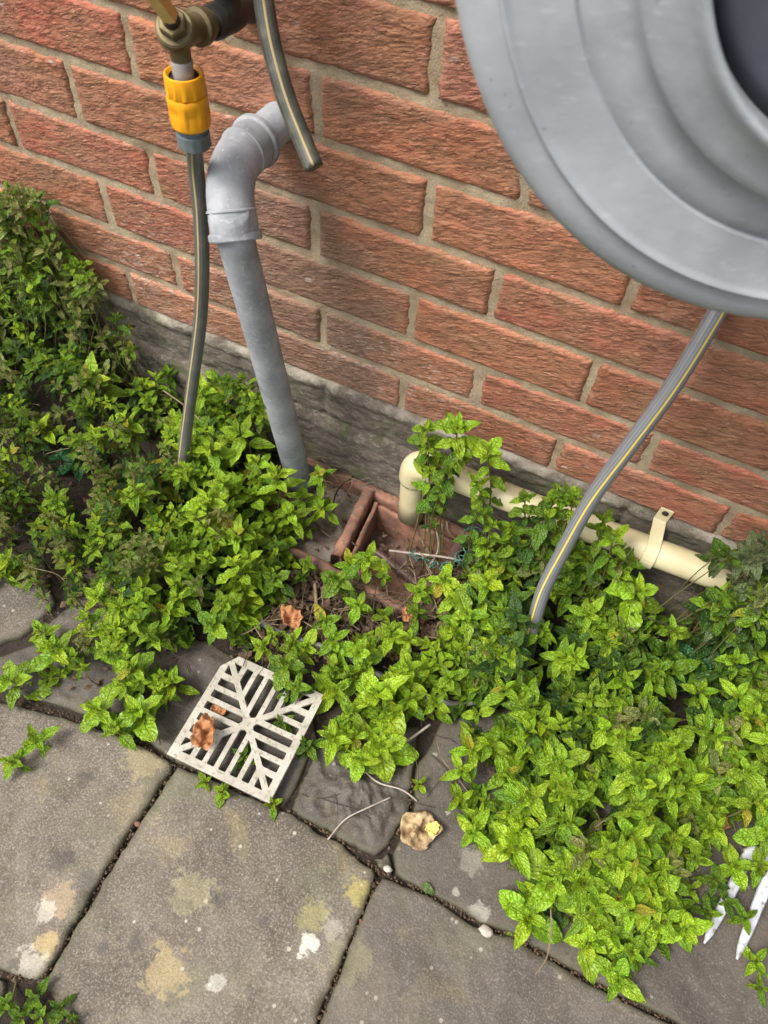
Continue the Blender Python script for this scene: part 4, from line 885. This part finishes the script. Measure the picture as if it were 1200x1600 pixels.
# individual mint sprigs that can be told apart: (px, py, height m, leaf length px, tone, kind, label or None)
GL = 'mint sprigs rising from the left-hand bed'; GC = 'mint sprigs between grate and gully'; GU = 'tall mint sprigs in front of the overflow pipe'; GR = 'mint sprigs topping the right-hand bed'
LABG = {GL: 'fresh green mint sprig standing up from the left-hand bed under the tap', GC: 'fresh green mint sprig in the thin patch between the grate and the gully', GU: 'tall mint sprig standing in front of the cream overflow pipe', GR: 'fresh green mint sprig topping the dense right-hand bed'}
SPR = [
 (GL, [(30, 318, .16, 26, .8, 0, 'topmost mint sprig on the far left, against the brick wall'), (62, 342, .14, 20, .6, 0), (20, 378, .13, 26, .5, 0), (48, 425, .13, 24, .8, 0), (122, 415, .11, 24, .85, 0), (72, 465, .11, 26, .5, 0), (100, 505, .10, 20, .35, 0), (20, 455, .12, 26, .9, 0),
  (132, 592, .10, 42, .95, 0, 'bright star-shaped mint sprig above a dark gap, left of the hose'), (110, 548, .09, 22, .8, 0), (58, 668, .08, 32, .95, 0), (118, 702, .05, 40, 5, 1, 'deep green broad-leaved seedling low in the left-hand bed'), (200, 668, .09, 30, .95, 0), (75, 802, .06, 32, .85, 2), (312, 606, .12, 34, .98, 0, 'bright mint sprig crossing the left hose near its foot'),
  (370, 674, .13, 38, .95, 0, 'bright star-shaped mint sprig left of the grey pipe'), (300, 692, .11, 28, .8, 1), (275, 680, .11, 30, .9, 1), (428, 738, .12, 36, .95, 0, 'bright mint sprig touching the grey pipe near its foot'), (400, 722, .11, 30, .85, 0), (496, 740, .08, 26, .85, 1), (470, 770, .06, 30, .8, 0), (452, 800, .06, 28, .85, 1), (475, 820, .03, 22, .5, 0), (500, 792, .05, 28, .9, 0, 'small mint sprig on the gully concrete just right of the grey pipe'), (345, 752, .12, 24, .9, 1),
  (322, 778, .12, 42, 1.0, 1, 'large crinkled lime-green mint crown in the middle of the left-hand bed'), (232, 748, .06, 42, 3, 1, 'yellowing mint sprig in the left-hand bed'), (175, 775, .05, 34, 3, 1), (240, 802, .08, 26, .9, 0), (290, 800, .09, 24, .9, 1), (200, 882, .08, 28, .95, 0), (188, 905, .07, 28, .95, 0), (150, 930, .06, 34, 1.0, 0), (240, 885, .08, 24, .9, 0), (272, 915, .08, 30, .95, 0), (320, 872, .09, 26, .85, 1), (352, 835, .09, 24, .8, 1), (392, 838, .08, 26, .7, 1), (405, 885, .06, 22, .6, 1),
  (210, 972, .06, 30, 1.0, 0), (160, 985, .05, 28, .95, 0), (236, 992, .06, 26, 1.0, 0), (132, 965, .04, 24, .85, 0), (80, 1010, .05, 42, .9, 0, 'feathery mint sprig at the paving edge, left of the main tuft'), (62, 985, .04, 26, .85, 0), (148, 1108, .04, 46, .9, 1, 'left of two big-leaved mint sprigs spilling onto the paving'), (214, 1108, .04, 48, .9, 1, 'right of two big-leaved mint sprigs spilling onto the paving, with long pointed leaves'), (178, 1136, .03, 34, .85, 1),
  (266, 1062, .04, 28, .92, 0), (14, 1062, .04, 48, .8, 1, 'large mint sprig cut by the left edge of the view, on the paving'), (55, 1155, .03, 30, .85, 0, 'small mint sprig lying over the pale flagstone at the left edge'), (14, 1190, .03, 24, .8, 1), (200, 1042, .06, 32, .9, 1), (345, 940, .07, 26, .8, 1), (330, 975, .06, 34, .6, 1), (425, 905, .06, 26, .55, 1), (290, 850, .09, 24, .8, 1), (430, 850, .07, 24, .55, 1), (260, 955, .07, 26, .95, 0)]),
 (GC, [(545, 880, .04, 28, .9, 1), (560, 945, .04, 26, .8, 0), (610, 985, .05, 30, .9, 1), (520, 1000, .05, 30, .85, 1), (640, 1000, .05, 28, .9, 0), (655, 925, .03, 22, .8, 1), (690, 905, .05, 28, .9, 1), (705, 935, .06, 30, .9, 1), (480, 880, .03, 18, .8, 1), (528, 905, .05, 36, .55, 1, 'rounded green mint sprig on the front rim of the clay gully'), (575, 872, .06, 30, .85, 1, 'bright mint sprig leaning over the ridge of the gully'), (505, 972, .03, 30, .5, 1), (600, 960, .03, 16, .8, 1), (650, 955, .04, 18, .6, 0), (560, 1020, .05, 40, .85, 1), (590, 1080, .06, 58, 1.02, 1, 'biggest lime-green mint rosette right of the drain grate'), (640, 1040, .06, 36, .95, 1), (545, 1112, .05, 34, .8, 1), (520, 1150, .04, 34, .95, 0), (598, 1165, .05, 46, 1.0, 1, 'lime-green mint sprig hanging over the dark stone'), (560, 1185, .04, 30, .9, 1), (640, 1088, .05, 30, .9, 0), (682, 1098, .05, 30, .85, 0), (405, 1010, .04, 22, .9, 0), (448, 1035, .05, 30, .6, 1), (462, 1072, .04, 26, .6, 1),
  (448, 1086, .018, 24, .3, 1, 'dark mint sprig lying on the upper right bars of the drain grate'), (478, 1165, .015, 34, .35, 1), (655, 1226, .015, 16, .98, 1, 'tiny yellow-green seedling growing from the joint above the withered leaf'), (345, 1238, .012, 20, .8, 1, 'small mint runner peeping out below the drain grate'), (318, 1222, .010, 18, .8, 0), (425, 1256, .010, 20, .8, 0), (380, 1180, .004, 26, .45, 1), (440, 1130, .004, 26, .5, 1), (600, 900, .04, 16, .7, 1), (470, 900, .02, 18, .4, 1)]),
 (GU, [(664, 672, .155, 26, .85, 1, 'leftmost tall mint sprig, tip against the lowest red bricks'), (715, 668, .165, 36, .95, 1, 'tall mint sprig reaching highest against the bricks above the cream pipe'), (764, 702, .155, 36, .92, 1, 'rightmost of the three tall mint sprigs against the bricks'), (672, 736, .14, 27, .95, 1, 'crinkled mint sprig hiding the elbow of the cream pipe'), (700, 730, .13, 24, .6, 1), (742, 752, .13, 22, .8, 1), (720, 700, .14, 22, .6, 0), (668, 700, .13, 18, .7, 1),
  (820, 775, .10, 22, .6, 1), (862, 782, .12, 34, .55, 1, 'dark rounded mint sprig in front of the cream pipe, left of the hose'), (885, 765, .13, 26, .6, 1), (800, 828, .10, 26, .85, 0), (770, 820, .10, 24, .8, 0), (790, 868, .09, 24, .85, 0), (942, 812, .12, 28, .75, 0, 'mint sprig right of the grey hose, over the plinth'), (750, 800, .09, 28, .6, 1), (692, 765, .11, 22, .7, 1), (900, 778, .13, 32, .7, 1), (812, 850, .08, 28, .8, 0), (870, 830, .10, 28, .6, 1), (760, 850, .08, 28, .85, 1), (960, 838, .11, 30, .8, 0)]),
 (GR, [(1012, 850, .12, 36, .8, 0, 'upright mint sprig in front of the pipe clip'), (1000, 922, .12, 48, .98, 1, 'large bright four-leaved mint rosette below the pipe clip'), (905, 872, .10, 34, .7, 1), (882, 895, .09, 26, .6, 1), (760, 905, .09, 34, .9, 1), (730, 958, .08, 36, .85, 1), (798, 990, .07, 24, .85, 1), (765, 1005, .08, 28, .8, 1), (850, 990, .08, 24, .7, 0), (825, 1082, .08, 38, .9, 0), (845, 1105, .07, 34, .9, 2), (890, 1090, .07, 30, .9, 0), (1055, 985, .09, 30, .8, 0), (1140, 955, .11, 34, .95, 0), (1168, 882, .12, 26, 4, 0, 'greyish mint sprig hiding the cream pipe at the right edge'), (1125, 870, .12, 26, 4, 0), (1192, 850, .12, 26, 4, 0), (1190, 910, .11, 26, .7, 0), (1085, 1045, .06, 46, 5, 1, 'dark glossy broad-leaved mint sprig deep in the right-hand bed'), (1050, 1020, .06, 36, .3, 1),
  (905, 1150, .09, 28, .85, 0), (958, 1132, .10, 26, .8, 0), (1042, 1165, .10, 44, .85, 1), (1080, 1220, .09, 46, .75, 0, 'mint sprig with one long pointed leaf in the right-hand bed'), (1182, 1120, .11, 36, .95, 1), (1172, 1205, .10, 40, .9, 1), (1190, 1252, .09, 36, .85, 1), (1128, 1132, .10, 28, .9, 1), (740, 1172, .07, 36, .98, 0), (722, 1205, .06, 30, .95, 0), (770, 1158, .08, 32, .95, 0), (736, 1302, .04, 36, .95, 0, 'star-shaped mint sprig hanging over the dark paving, left of the bed'), (722, 1248, .03, 28, .95, 0), (795, 1205, .08, 32, .9, 0), (822, 1245, .08, 34, .92, 0), (808, 1322, .06, 50, 1.0, 0, 'large lime-green mint sprig on the left flank of the right-hand bed'), (882, 1285, .08, 32, .9, 2), (900, 1345, .07, 38, .9, 0), (862, 1378, .06, 50, .95, 1), (828, 1432, .04, 54, .92, 1, 'big crinkled mint sprig at the lower left corner of the right-hand bed'), (932, 1402, .06, 44, .9, 1), (952, 1358, .07, 40, .92, 0), (1010, 1405, .06, 46, .98, 1), (1030, 1385, .06, 36, .9, 1), (922, 1475, .04, 58, .95, 1, 'round-leaved lime-green mint sprig over the long joint'), (988, 1488, .04, 46, .92, 1), (966, 1532, .03, 40, .9, 1, 'lowest mint sprig of the bed, tip across the paving joint'), (1072, 1452, .04, 46, .92, 1), (1040, 1440, .05, 34, .9, 1), (980, 1180, .10, 30, .85, 2), (1010, 1090, .09, 32, .85, 0), (940, 1060, .09, 30, .8, 2), (930, 1220, .10, 30, .88, 0), (870, 1195, .10, 34, .9, 0), (1000, 1255, .09, 30, .8, 0), (1120, 1290, .06, 30, .9, 0), (1090, 1345, .05, 28, .8, 1), (1060, 1310, .07, 30, .85, 0), (960, 1310, .07, 28, .85, 0), (850, 1150, .09, 30, .9, 2), (700, 1060, .06, 24, .8, 1), (1100, 1080, .09, 30, .9, 0), (1190, 1010, .11, 34, .9, 0), (1150, 1030, .11, 30, .88, 0), (960, 985, .10, 26, .8, 0),
  (1118, 1372, .05, 26, .5, 0), (1190, 1352, .05, 30, .7, 0), (1138, 1412, .03, 22, .45, 1), (1205, 1310, .07, 34, .85, 1), (1150, 1352, .05, 36, .85, 1, 'mint sprig lying across the tines of the white fork'), (1108, 1428, .03, 22, .6, 0), (1165, 1435, .035, 22, .7, 0), (1182, 1502, .02, 28, .85, 0, 'small mint sprig beside the tip of the last white tine'), (1190, 1545, .02, 22, .7, 2)]),
]
GB = 'green seedlings in the bottom left corner'
LABG[GB] = 'low green seedling in the soil gap at the bottom left corner'
SPR.append((GB, [(50, 1562, .0, 26, .45, 1), (92, 1575, .0, 22, .3, 1), (28, 1590, .0, 26, .5, 1), (110, 1598, .0, 20, .4, 1), (60, 1592, .0, 24, .6, 1), (6, 1570, .0, 20, .5, 1)]))
LM = [("the grey waste pipe", 469, 745), ("the left hose foot", 292, 665), ("the grate's top corner", 352, 1020), ("the grate's right corner", 500, 1085), ("the grate's left corner", 270, 1182), ("the grate's lowest corner", 427, 1257),
      ("the cream elbow", 645, 715), ("the pipe clip", 1025, 830), ("the striped hose foot", 836, 970), ("the beige leaf", 654, 1297), ("the long-joint pebble", 759, 1455), ("the first fork tine", 1110, 1440), ("the fork shoulder", 1180, 1345), ("the last fork tine", 1200, 1500), ("the teal twine", 735, 865),
      ("the round-leaved joint sprig", 922, 1475), ("the four-leaved clip rosette", 1000, 922), ("the star sprig above the gap", 132, 592), ("the crinkled lime crown", 322, 778), ("the big-leaved paving sprigs", 180, 1112), ("the lowest flagstone corner", 40, 1530), ("the gully ridge", 550, 820),
      ("the glossy dark sprig", 1085, 1045), ("the long-leaved sprig", 1080, 1220), ("the lime left-flank sprig", 808, 1322), ("the yellowing sprig", 232, 748), ("the feathery edge sprig", 80, 1010), ("the clip-side upright sprig", 1012, 850), ("the biggest lime rosette", 590, 1080), ("the brick-touching far-left sprig", 30, 318), ("the deep green seedling", 118, 702)]
used_labels = set()
def where(x, y, tone, Lp, kind):
    look = {2: "twiggy olive", 3: "yellowing", 4: "greyish", 5: "deep green"}.get(tone) or ("bright" if tone > .88 else "mid-green" if tone > .62 else "dark")
    shape = ("pointed", "rounded", "narrow-leaved")[kind]; best = sorted(LM, key=lambda q: (q[1] - x) ** 2 + (q[2] - y) ** 2)
    def dirw(lx, ly, near=False):
        dx, dy = x - lx, y - ly; a_ = math.degrees(math.atan2(-dy, dx)) % 360; return ["right of", "upper right of", "above", "upper left of", "left of", "lower left of", "below", "lower right of"][int(((a_ + 22.5) % 360) // 45)]
    best = [b for b in best if math.hypot(b[1] - x, b[2] - y) > 8]
    for a in best[:6]:
        for b in best[:12]:
            if a is b: continue
            d = math.hypot(a[1] - x, a[2] - y); far = "just " if d < 45 else "" if d < 110 else "well "
            for l in (f"{look} {shape} mint sprig, {far}{dirw(*a[1:])} {a[0]}, {dirw(*b[1:])} {b[0]}",):
                if l not in used_labels and len(l.split()) <= 16: used_labels.add(l); return l
    raise RuntimeError((x, y))
def build_sprig(group, x, y, h, Lp, tone, kind, label=None):
    h = max(h, .012); tip = atz(x, y, G + h)
    if tip[1] > -.030: tip = aty(x, y, -.034)
    if group == GU: tip = aty(x, y, -.088)
    L = 1.12 * Lp / F * ((tip - CAM) @ R[2])
    base = ground_under(tip, .35, rs)
    if group == GU: base = np.array([tip[0] + rs.uniform(.0, .03), min(tip[1] - .01, -.085), G - .05 if tip[0] < .14 else G - .02])
    if h < .03: base = tip + np.array([rs.uniform(-.02, .02), rs.uniform(.0, .03), -h - .02])
    upv = unit([rs.uniform(-.25, .25), rs.uniform(-.55, .0), 1]); nd = 4 if h < .03 else (8 if group == GU else 5)
    cl, lv = sprig(tip, base, L, tone, kind, nd, up=upv, rs=rs)
    t = thing('mint_sprig', label or where(x, y, tone, Lp, kind), 'mint plant', base, group)
    V, Fc, _ = sweep(cl, np.linspace(.0013, .0007, len(cl)), 6, False); link('stem', V, Fc, M['stem'], t)
    for (p, X_, Y_, Z_, l, var, c) in lv:
        o = bpy.data.objects.new('leaf', LEAF_ME[var]); col.objects.link(o); o.parent = t
        lp_ = p - base; o.matrix_local = Matrix([[X_[0] * l, Y_[0] * l, Z_[0] * l, lp_[0]], [X_[1] * l, Y_[1] * l, Z_[1] * l, lp_[1]], [X_[2] * l, Y_[2] * l, Z_[2] * l, lp_[2]], [0, 0, 0, 1]])
        o.color = (*[float(q) for q in c], 1)
for g, L_ in SPR:
    for s_ in L_: build_sprig(g, *s_)

# ------------------------------------------------------------------ dry stalks, litter, roots, twine
def strands(name, lines, r, mat, label, cat, seg=4):
    V, Fc = [], []
    for ln in lines:
        v, f, _ = sweep(ln, r * rs.uniform(.6, 1.3), seg, False, base=len(V)); V += v; Fc += f
    return tag(link(name, V, Fc, mat), label, cat, kind='stuff')
def stalk(x, y, z, L, droop=.3):
    p = atz(x, y, z); 
    if p[1] > -.03: p[1] = -.03
    a_ = rs.uniform(0, 2 * math.pi); d = np.array([math.cos(a_), math.sin(a_), rs.uniform(-.1, .35)]); P = [p + d * L * t + np.array([rs.uniform(-1, 1), rs.uniform(-1, 1), -droop * t * t * 2]) * L * .08 for t in (0, .35, .7, 1)]
    P = [np.array([q[0], min(-.022, q[1]), max(q[2], G + .002)]) for q in P]; return catmull(P, 4)
ln = []
for _ in range(170):
    P_ = POLY_L if rs.random() < .5 else POLY_R
    x, y = rs.uniform(0, 1200), rs.uniform(300, 1450)
    if inside(x, y, P_): ln.append(stalk(x, y, G + rs.uniform(.0, .06), rs.uniform(.02, .07)))
for _ in range(60): ln.append(stalk(rs.uniform(360, 720), rs.uniform(880, 1010), G + rs.uniform(0, .02), rs.uniform(.02, .07)))
for _ in range(14): ln.append(stalk(rs.uniform(490, 600), rs.uniform(690, 760), G + rs.uniform(0.005, .02), rs.uniform(.03, .07)))
strands('dry_stalks', ln, .0006, M['dry'], 'loose dry stalks caught among the mint and round the gully', 'dry stalks')
ln = [stalk(rs.uniform(520, 720), rs.uniform(1150, 1290), G + .003, rs.uniform(.02, .07)) for _ in range(16)] + [stalk(rs.uniform(220, 300), rs.uniform(1040, 1160), G + .003, rs.uniform(.01, .03)) for _ in range(14)] + [stalk(rs.uniform(380, 480), rs.uniform(930, 1000), G + .003, rs.uniform(.02, .05)) for _ in range(14)]
ln += [stalk(rs.uniform(380, 720), rs.uniform(890, 1030), G + rs.uniform(.002, .02), rs.uniform(.03, .08)) for _ in range(80)]
strands('dark_roots', ln, .0006, M['wire'], 'fine dark roots spread over the stones at the bed edge', 'roots')
def strand_thing(name, px, r, mat, label, cat, seg=6):
    P = [atz(x, y, G + z) for x, y, z in px]; o = tube(name, catmull(P, 6), r, mat, None, seg); return tag(o, label, cat)
strand_thing('root', [(560, 1195, .006), (590, 1222, .004), (628, 1234, .003), (652, 1252, .003)], .0010, M['root'], 'pale root lying across the dark creased stone', 'root')
strand_thing('root', [(512, 1312, .004), (540, 1280, .004), (575, 1262, .005), (610, 1246, .004)], .0009, M['root'], 'thin pale root over the joint above the speckled flagstone', 'root')
strand_thing('twig', [(614, 1170, .008), (640, 1155, .010), (672, 1132, .012)], .0016, M['root'], 'short pale twig at the edge of the dark creased stone', 'twig')
strand_thing('stalk', [(666, 797, .008), (682, 830, .006), (684, 860, .0), (672, 882, -.01)], .0012, M['root'], 'pale stalk standing in the gully below the cream pipe', 'stalk')
strand_thing('stalk', [(698, 815, .012), (704, 835, .008), (735, 858, .010), (790, 882, .012), (830, 905, .018)], .0010, M['dry'], 'long dry stalk stretching from the gully to the right-hand mint', 'stalk')
strand_thing('stalk', [(608, 860, .012), (640, 864, .01), (690, 870, .008), (722, 876, .006)], .0018, M['root'], 'thick grey stalk lying across the gully', 'stalk')
strand_thing('stalk', [(492, 912, .006), (494, 940, .006), (497, 970, .008)], .0024, M['dry'], 'orange-brown stub standing in front of the gully', 'stalk')
strand_thing('stalk', [(604, 596, .10), (650, 632, .06), (672, 664, .05)][:0] + [(255, 610, .10), (290, 635, .085), (318, 662, .07)], .0012, M['dry'], 'long dry flower stalk lying over the left-hand mint', 'stalk')
strand_thing('runner', [(552, 745, .006), (528, 765, .020), (521, 795, .022), (530, 825, .010), (555, 852, .008)], .0013, M['wire'], 'dark runner looping beside the ridge of the gully', 'runner')
strand_thing('runner', [(468, 790, .0), (490, 815, .004), (512, 836, .0), (538, 850, -.006)], .0016, M['wire'], 'dark root lying on the gully concrete', 'root')
strand_thing('runner', [(845, 890, .06), (900, 928, .07), (960, 952, .08), (1040, 975, .08), (1080, 1005, .06)], .0008, M['wire'], 'thin dark stem trailing across the right-hand mint from the grey hose', 'stem')
# teal twine tangle
P = []
for k in range(110):
    t = k / 109; cx, cy = 640 + 100 * min(1, t * 1.6), 862 + 22 * math.sin(t * 5); P.append(atz(cx + rs.uniform(-7, 7) + (14 * math.sin(k * .9) if t > .55 else 0), cy + rs.uniform(-6, 6) + (16 * math.cos(k * .9) if t > .55 else 0), G + .012 + rs.uniform(-.006, .008)))
tag(tube('twine', catmull(P, 3), .00065, M['twine'], None, 5), 'frayed teal garden twine tangled over the right side of the gully', 'twine')
# grey edging strip in front of the gully
es = [atz(x, y, G + z) for x, y, z in [(330, 915, .004), (385, 958, .006), (430, 985, .006), (480, 1003, .006), (530, 1020, .006), (600, 1058, .004), (690, 1096, .005), (735, 1098, .006), (775, 1080, .006), (810, 1050, .006)]]
tag(tube('edging_tube', catmull(es, 6), .0042, M['tube'], None, 12), 'thin grey plastic tube half buried between the grate and the gully', 'tube')

# litter of dead leaf scraps over the soil
def litter():
    V, Fc = [], []
    for _ in range(10000):
        P_ = rs.choice([POLY_L, POLY_R, POLY_C, None])
        if P_ is None: x, y = rs.uniform(360, 800), rs.uniform(880, 1030)
        else:
            x, y = rs.uniform(-60, 1260), rs.uniform(300, 1450)
            if not inside(x, y, P_): continue
        p = atz(x, y, G + rs.uniform(-.012, .006))
        if p[1] > -.02 or (gx0 < p[0] < gx1 and gy0 < p[1]): continue
        s = rs.uniform(.0025, .0075); a_ = rs.uniform(0, 6.28); u = np.array([math.cos(a_), math.sin(a_), rs.uniform(-.5, .5)]) * s; v = np.array([-math.sin(a_), math.cos(a_), rs.uniform(-.5, .5)]) * s * .6; b = len(V)
        for q in (-u, -v, u, v): V.append(p + q)
        V.append(p + np.array([0, 0, s * .12]))
        Fc += [(b, b + 1, b + 4), (b + 1, b + 2, b + 4), (b + 2, b + 3, b + 4), (b + 3, b, b + 4)]
    for _ in range(420):
        x, y = rs.uniform(RX, gx1 - .01), rs.uniform(gy0, gy1); p = np.array([x, y, G - .050 + rs.uniform(-.008, .016)])
        if rs.random() < .25: p = np.array([rs.uniform(gx0, RX), rs.uniform(gy0, gy1), G - .012 + rs.uniform(-.004, .003)])
        s = rs.uniform(.002, .006); a_ = rs.uniform(0, 6.28); u = np.array([math.cos(a_), math.sin(a_), rs.uniform(-.5, .5)]) * s; v = np.array([-math.sin(a_), math.cos(a_), rs.uniform(-.5, .5)]) * s * .6; b = len(V)
        for q in (-u, -v, u, v): V.append(p + q)
        Fc += [(b, b + 1, b + 2, b + 3)]
    tag(link('leaf_litter', V, Fc, M['litter'], None, False), 'brown scraps of dead leaf covering the soil under the mint', 'leaf litter', kind='stuff')
litter()
def crumbs():
    V, Fc = [], []; lines = [[(0, 1092), (80, 1112), (190, 1148), A_], [A_, (205, 1300), (120, 1440), C_], [A_, (350, 1222), (440, 1262), (520, 1306), B_], [B_, (545, 1480), (496, 1602)], [B_, (680, 1402), (750, 1445), (810, 1467), (900, 1522), (1060, 1602)], [(646, 1215), (640, 1270), (608, 1325)], [C_, (20, 1525), (-60, 1500)], [C_, (90, 1580), (160, 1640)], [(45, 985), (96, 945)]]
    for ln_ in lines:
        for i in range(len(ln_) - 1):
            a, b_ = np.array(ln_[i], float), np.array(ln_[i + 1], float)
            for _ in range(int(np.linalg.norm(b_ - a) * .55)):
                q = a + (b_ - a) * rs.random() + np.array([rs.gauss(0, 3.5), rs.gauss(0, 3.5)]); p = atz(q[0], q[1], G - .004 + rs.uniform(-.004, .003)); r_ = rs.uniform(.0006, .0022); b = len(V)
                for dx, dy, dz in ((1, 0, 0), (-1, 0, 0), (0, 1, 0), (0, -1, 0), (0, 0, 1), (0, 0, -1)): V.append(p + np.array([dx, dy, dz]) * r_ * rs.uniform(.6, 1.3))
                for x1, y1, z1 in ((0, 2, 4), (2, 1, 4), (1, 3, 4), (3, 0, 4), (2, 0, 5), (1, 2, 5), (3, 1, 5), (0, 3, 5)): Fc.append((b + x1, b + y1, b + z1))
    tag(link('joint_grit', V, Fc, M['litter'], None, False), 'dark grit and crumbs filling the joints between the flagstones', 'grit', kind='stuff')
crumbs()

def crumpled(name, c, r, mat, label, amp, lobes, seed, squash=1.0, rot=0.0, lift=.004):
    """a curled dead leaf: lobed disc with folds"""
    n, m_ = 44, 9; V, Fc = [(c[0], c[1], c[2] + lift)], []
    for j in range(1, m_ + 1):
        for i in range(n):
            a_ = 2 * math.pi * i / n; f = j / m_; rr_ = r * f * (1 + .07 * math.cos(lobes * a_) + .30 * nz(math.cos(a_) * 2.3, math.sin(a_) * 2.3, seed) + .05 * nz(math.cos(a_) * 6, math.sin(a_) * 6, seed)) ; x, y = rr_ * math.cos(a_), rr_ * math.sin(a_) * squash
            x, y = x * math.cos(rot) - y * math.sin(rot), x * math.sin(rot) + y * math.cos(rot)
            V.append((c[0] + x, c[1] + y, c[2] + lift + amp * (1.2 * nz(x / r * 2.4, y / r * 2.4, seed) + .5 * f * f + .35 * nz(x / r * 5, y / r * 5, seed))))
    for i in range(n): Fc.append((0, 1 + i, 1 + (i + 1) % n))
    for j in range(m_ - 1):
        for i in range(n): a_ = 1 + j * n + i; b = 1 + j * n + (i + 1) % n; Fc.append((a_, a_ + n, b + n, b))
    o = link(name, V, Fc, mat); s = o.modifiers.new('s', 'SOLIDIFY'); s.thickness = .0005
    return o
o = crumpled('dead_leaf', atz(320, 1148, G + .024), .022, M['dead'], '', .012, 3, 2.1, .62, 1.9); tag(o, 'curled orange-brown dead leaf lying on the drain grate', 'dead leaf')
o = crumpled('dead_leaf', atz(342, 1112, G + .002), .010, M['dead'], '', .004, 3, 5.1, .7, .3); tag(o, 'small brown leaf scrap seen through the slots of the drain grate', 'dead leaf')
o = crumpled('withered_leaf', atz(654, 1297, G + .002), .0235, M['beige'], '', .010, 5, 8.3, .95, .4); tag(o, 'crumpled beige withered leaf on the joint between the dark stones', 'dead leaf')
tag(crumpled('yellow_patch', atz(675, 1296, G + .011), .009, M['beige_y'], '', .003, 3, 3.3, .8, 1.2), 'yellow')
yp = bpy.data.objects['yellow_patch']; yp.name = 'leaf_tip'; attach(yp, o); yp['label'] = 'yellow-green tip of the withered leaf'
for (x, y, r_, lb) in ((245, 548, .016, 'brown dead leaf against the wall foot, left of the hose'), (455, 968, .018, 'rust-brown dead leaf on the soil below the gully'), (1095, 968, .030, 'large brown dead leaf in the dark gap on the right'), (640, 965, .014, 'small rust-coloured dead leaf in front of the gully'), (1118, 1280, .014, 'brown dead leaf above the white fork')):
    o = crumpled('dead_leaf', atz(x, y, G + .012), r_, M['dead'] if r_ < .02 else M['litter'], '', .010, 4, x * .1, .7, x); tag(o, lb, 'dead leaf')
# green fallen leaf
V, Fc, U = HI[3]; p = atz(660, 1380, G + .004); q = atz(678, 1398, G + .006); X_ = q - p; L_ = np.linalg.norm(X_); X_ /= L_; Z_ = unit(np.array([.1, -.3, 1])); Y_ = unit(np.cross(Z_, X_)); Z_ = np.cross(X_, Y_)
o = bpy.data.objects.new('fallen_leaf', LEAF_ME[3]); col.objects.link(o); o.matrix_world = Matrix([[X_[0] * L_, Y_[0] * L_, Z_[0] * L_, p[0]], [X_[1] * L_, Y_[1] * L_, Z_[1] * L_, p[1]], [X_[2] * L_, Y_[2] * L_, Z_[2] * L_, p[2]], [0, 0, 0, 1]]); o.color = (.17, .26, .07, 1)
tag(o, 'single pale green leaf fallen on the joint right of the withered leaf', 'leaf')
def stone(x, y, r_, label, mat='pebble', z=0.0, seed=0, group=None):
    bm = bmesh.new(); bmesh.ops.create_icosphere(bm, subdivisions=2, radius=1); c = atz(x, y, G + z)
    for v in bm.verts: k = 1 + .35 * nz(v.co.x * 1.3, v.co.y * 1.3, v.co.z + seed); v.co = Vector((v.co.x * r_ * k * 1.3, v.co.y * r_ * k, v.co.z * r_ * k * .7))
    me = bpy.data.meshes.new('pebble'); bm.to_mesh(me); me.materials.append(M[mat]); me.polygons.foreach_set('use_smooth', [True] * len(me.polygons)); o = bpy.data.objects.new('pebble', me); o.location = c; col.objects.link(o); tag(o, label, 'pebble', group)
stone(759, 1455, .0065, 'pale pebble wedged in the long joint under the right-hand mint', z=-.001, seed=1)
stone(606, 1358, .0042, 'pale pebble where the paving joints meet', z=-.002, seed=2)
stone(215, 1287, .0035, 'tiny orange pebble in the joint left of the speckled flagstone', 'clay', -.003, 3)
for k, (x, y, r_) in enumerate([(12, 1560, .006), (18, 1545, .007), (8, 1585, .006), (84, 1590, .006), (30, 1556, .005), (2, 1540, .006)]): stone(x, y, r_, ('second', 'uppermost and third', 'lowest left', 'rightmost', 'fourth from left, upper', 'leftmost')[k] + ' grey gravel pebble in the soil gap, bottom left corner', 'gravel', -.02, k + 4, 'gravel pebbles at the bottom left corner')
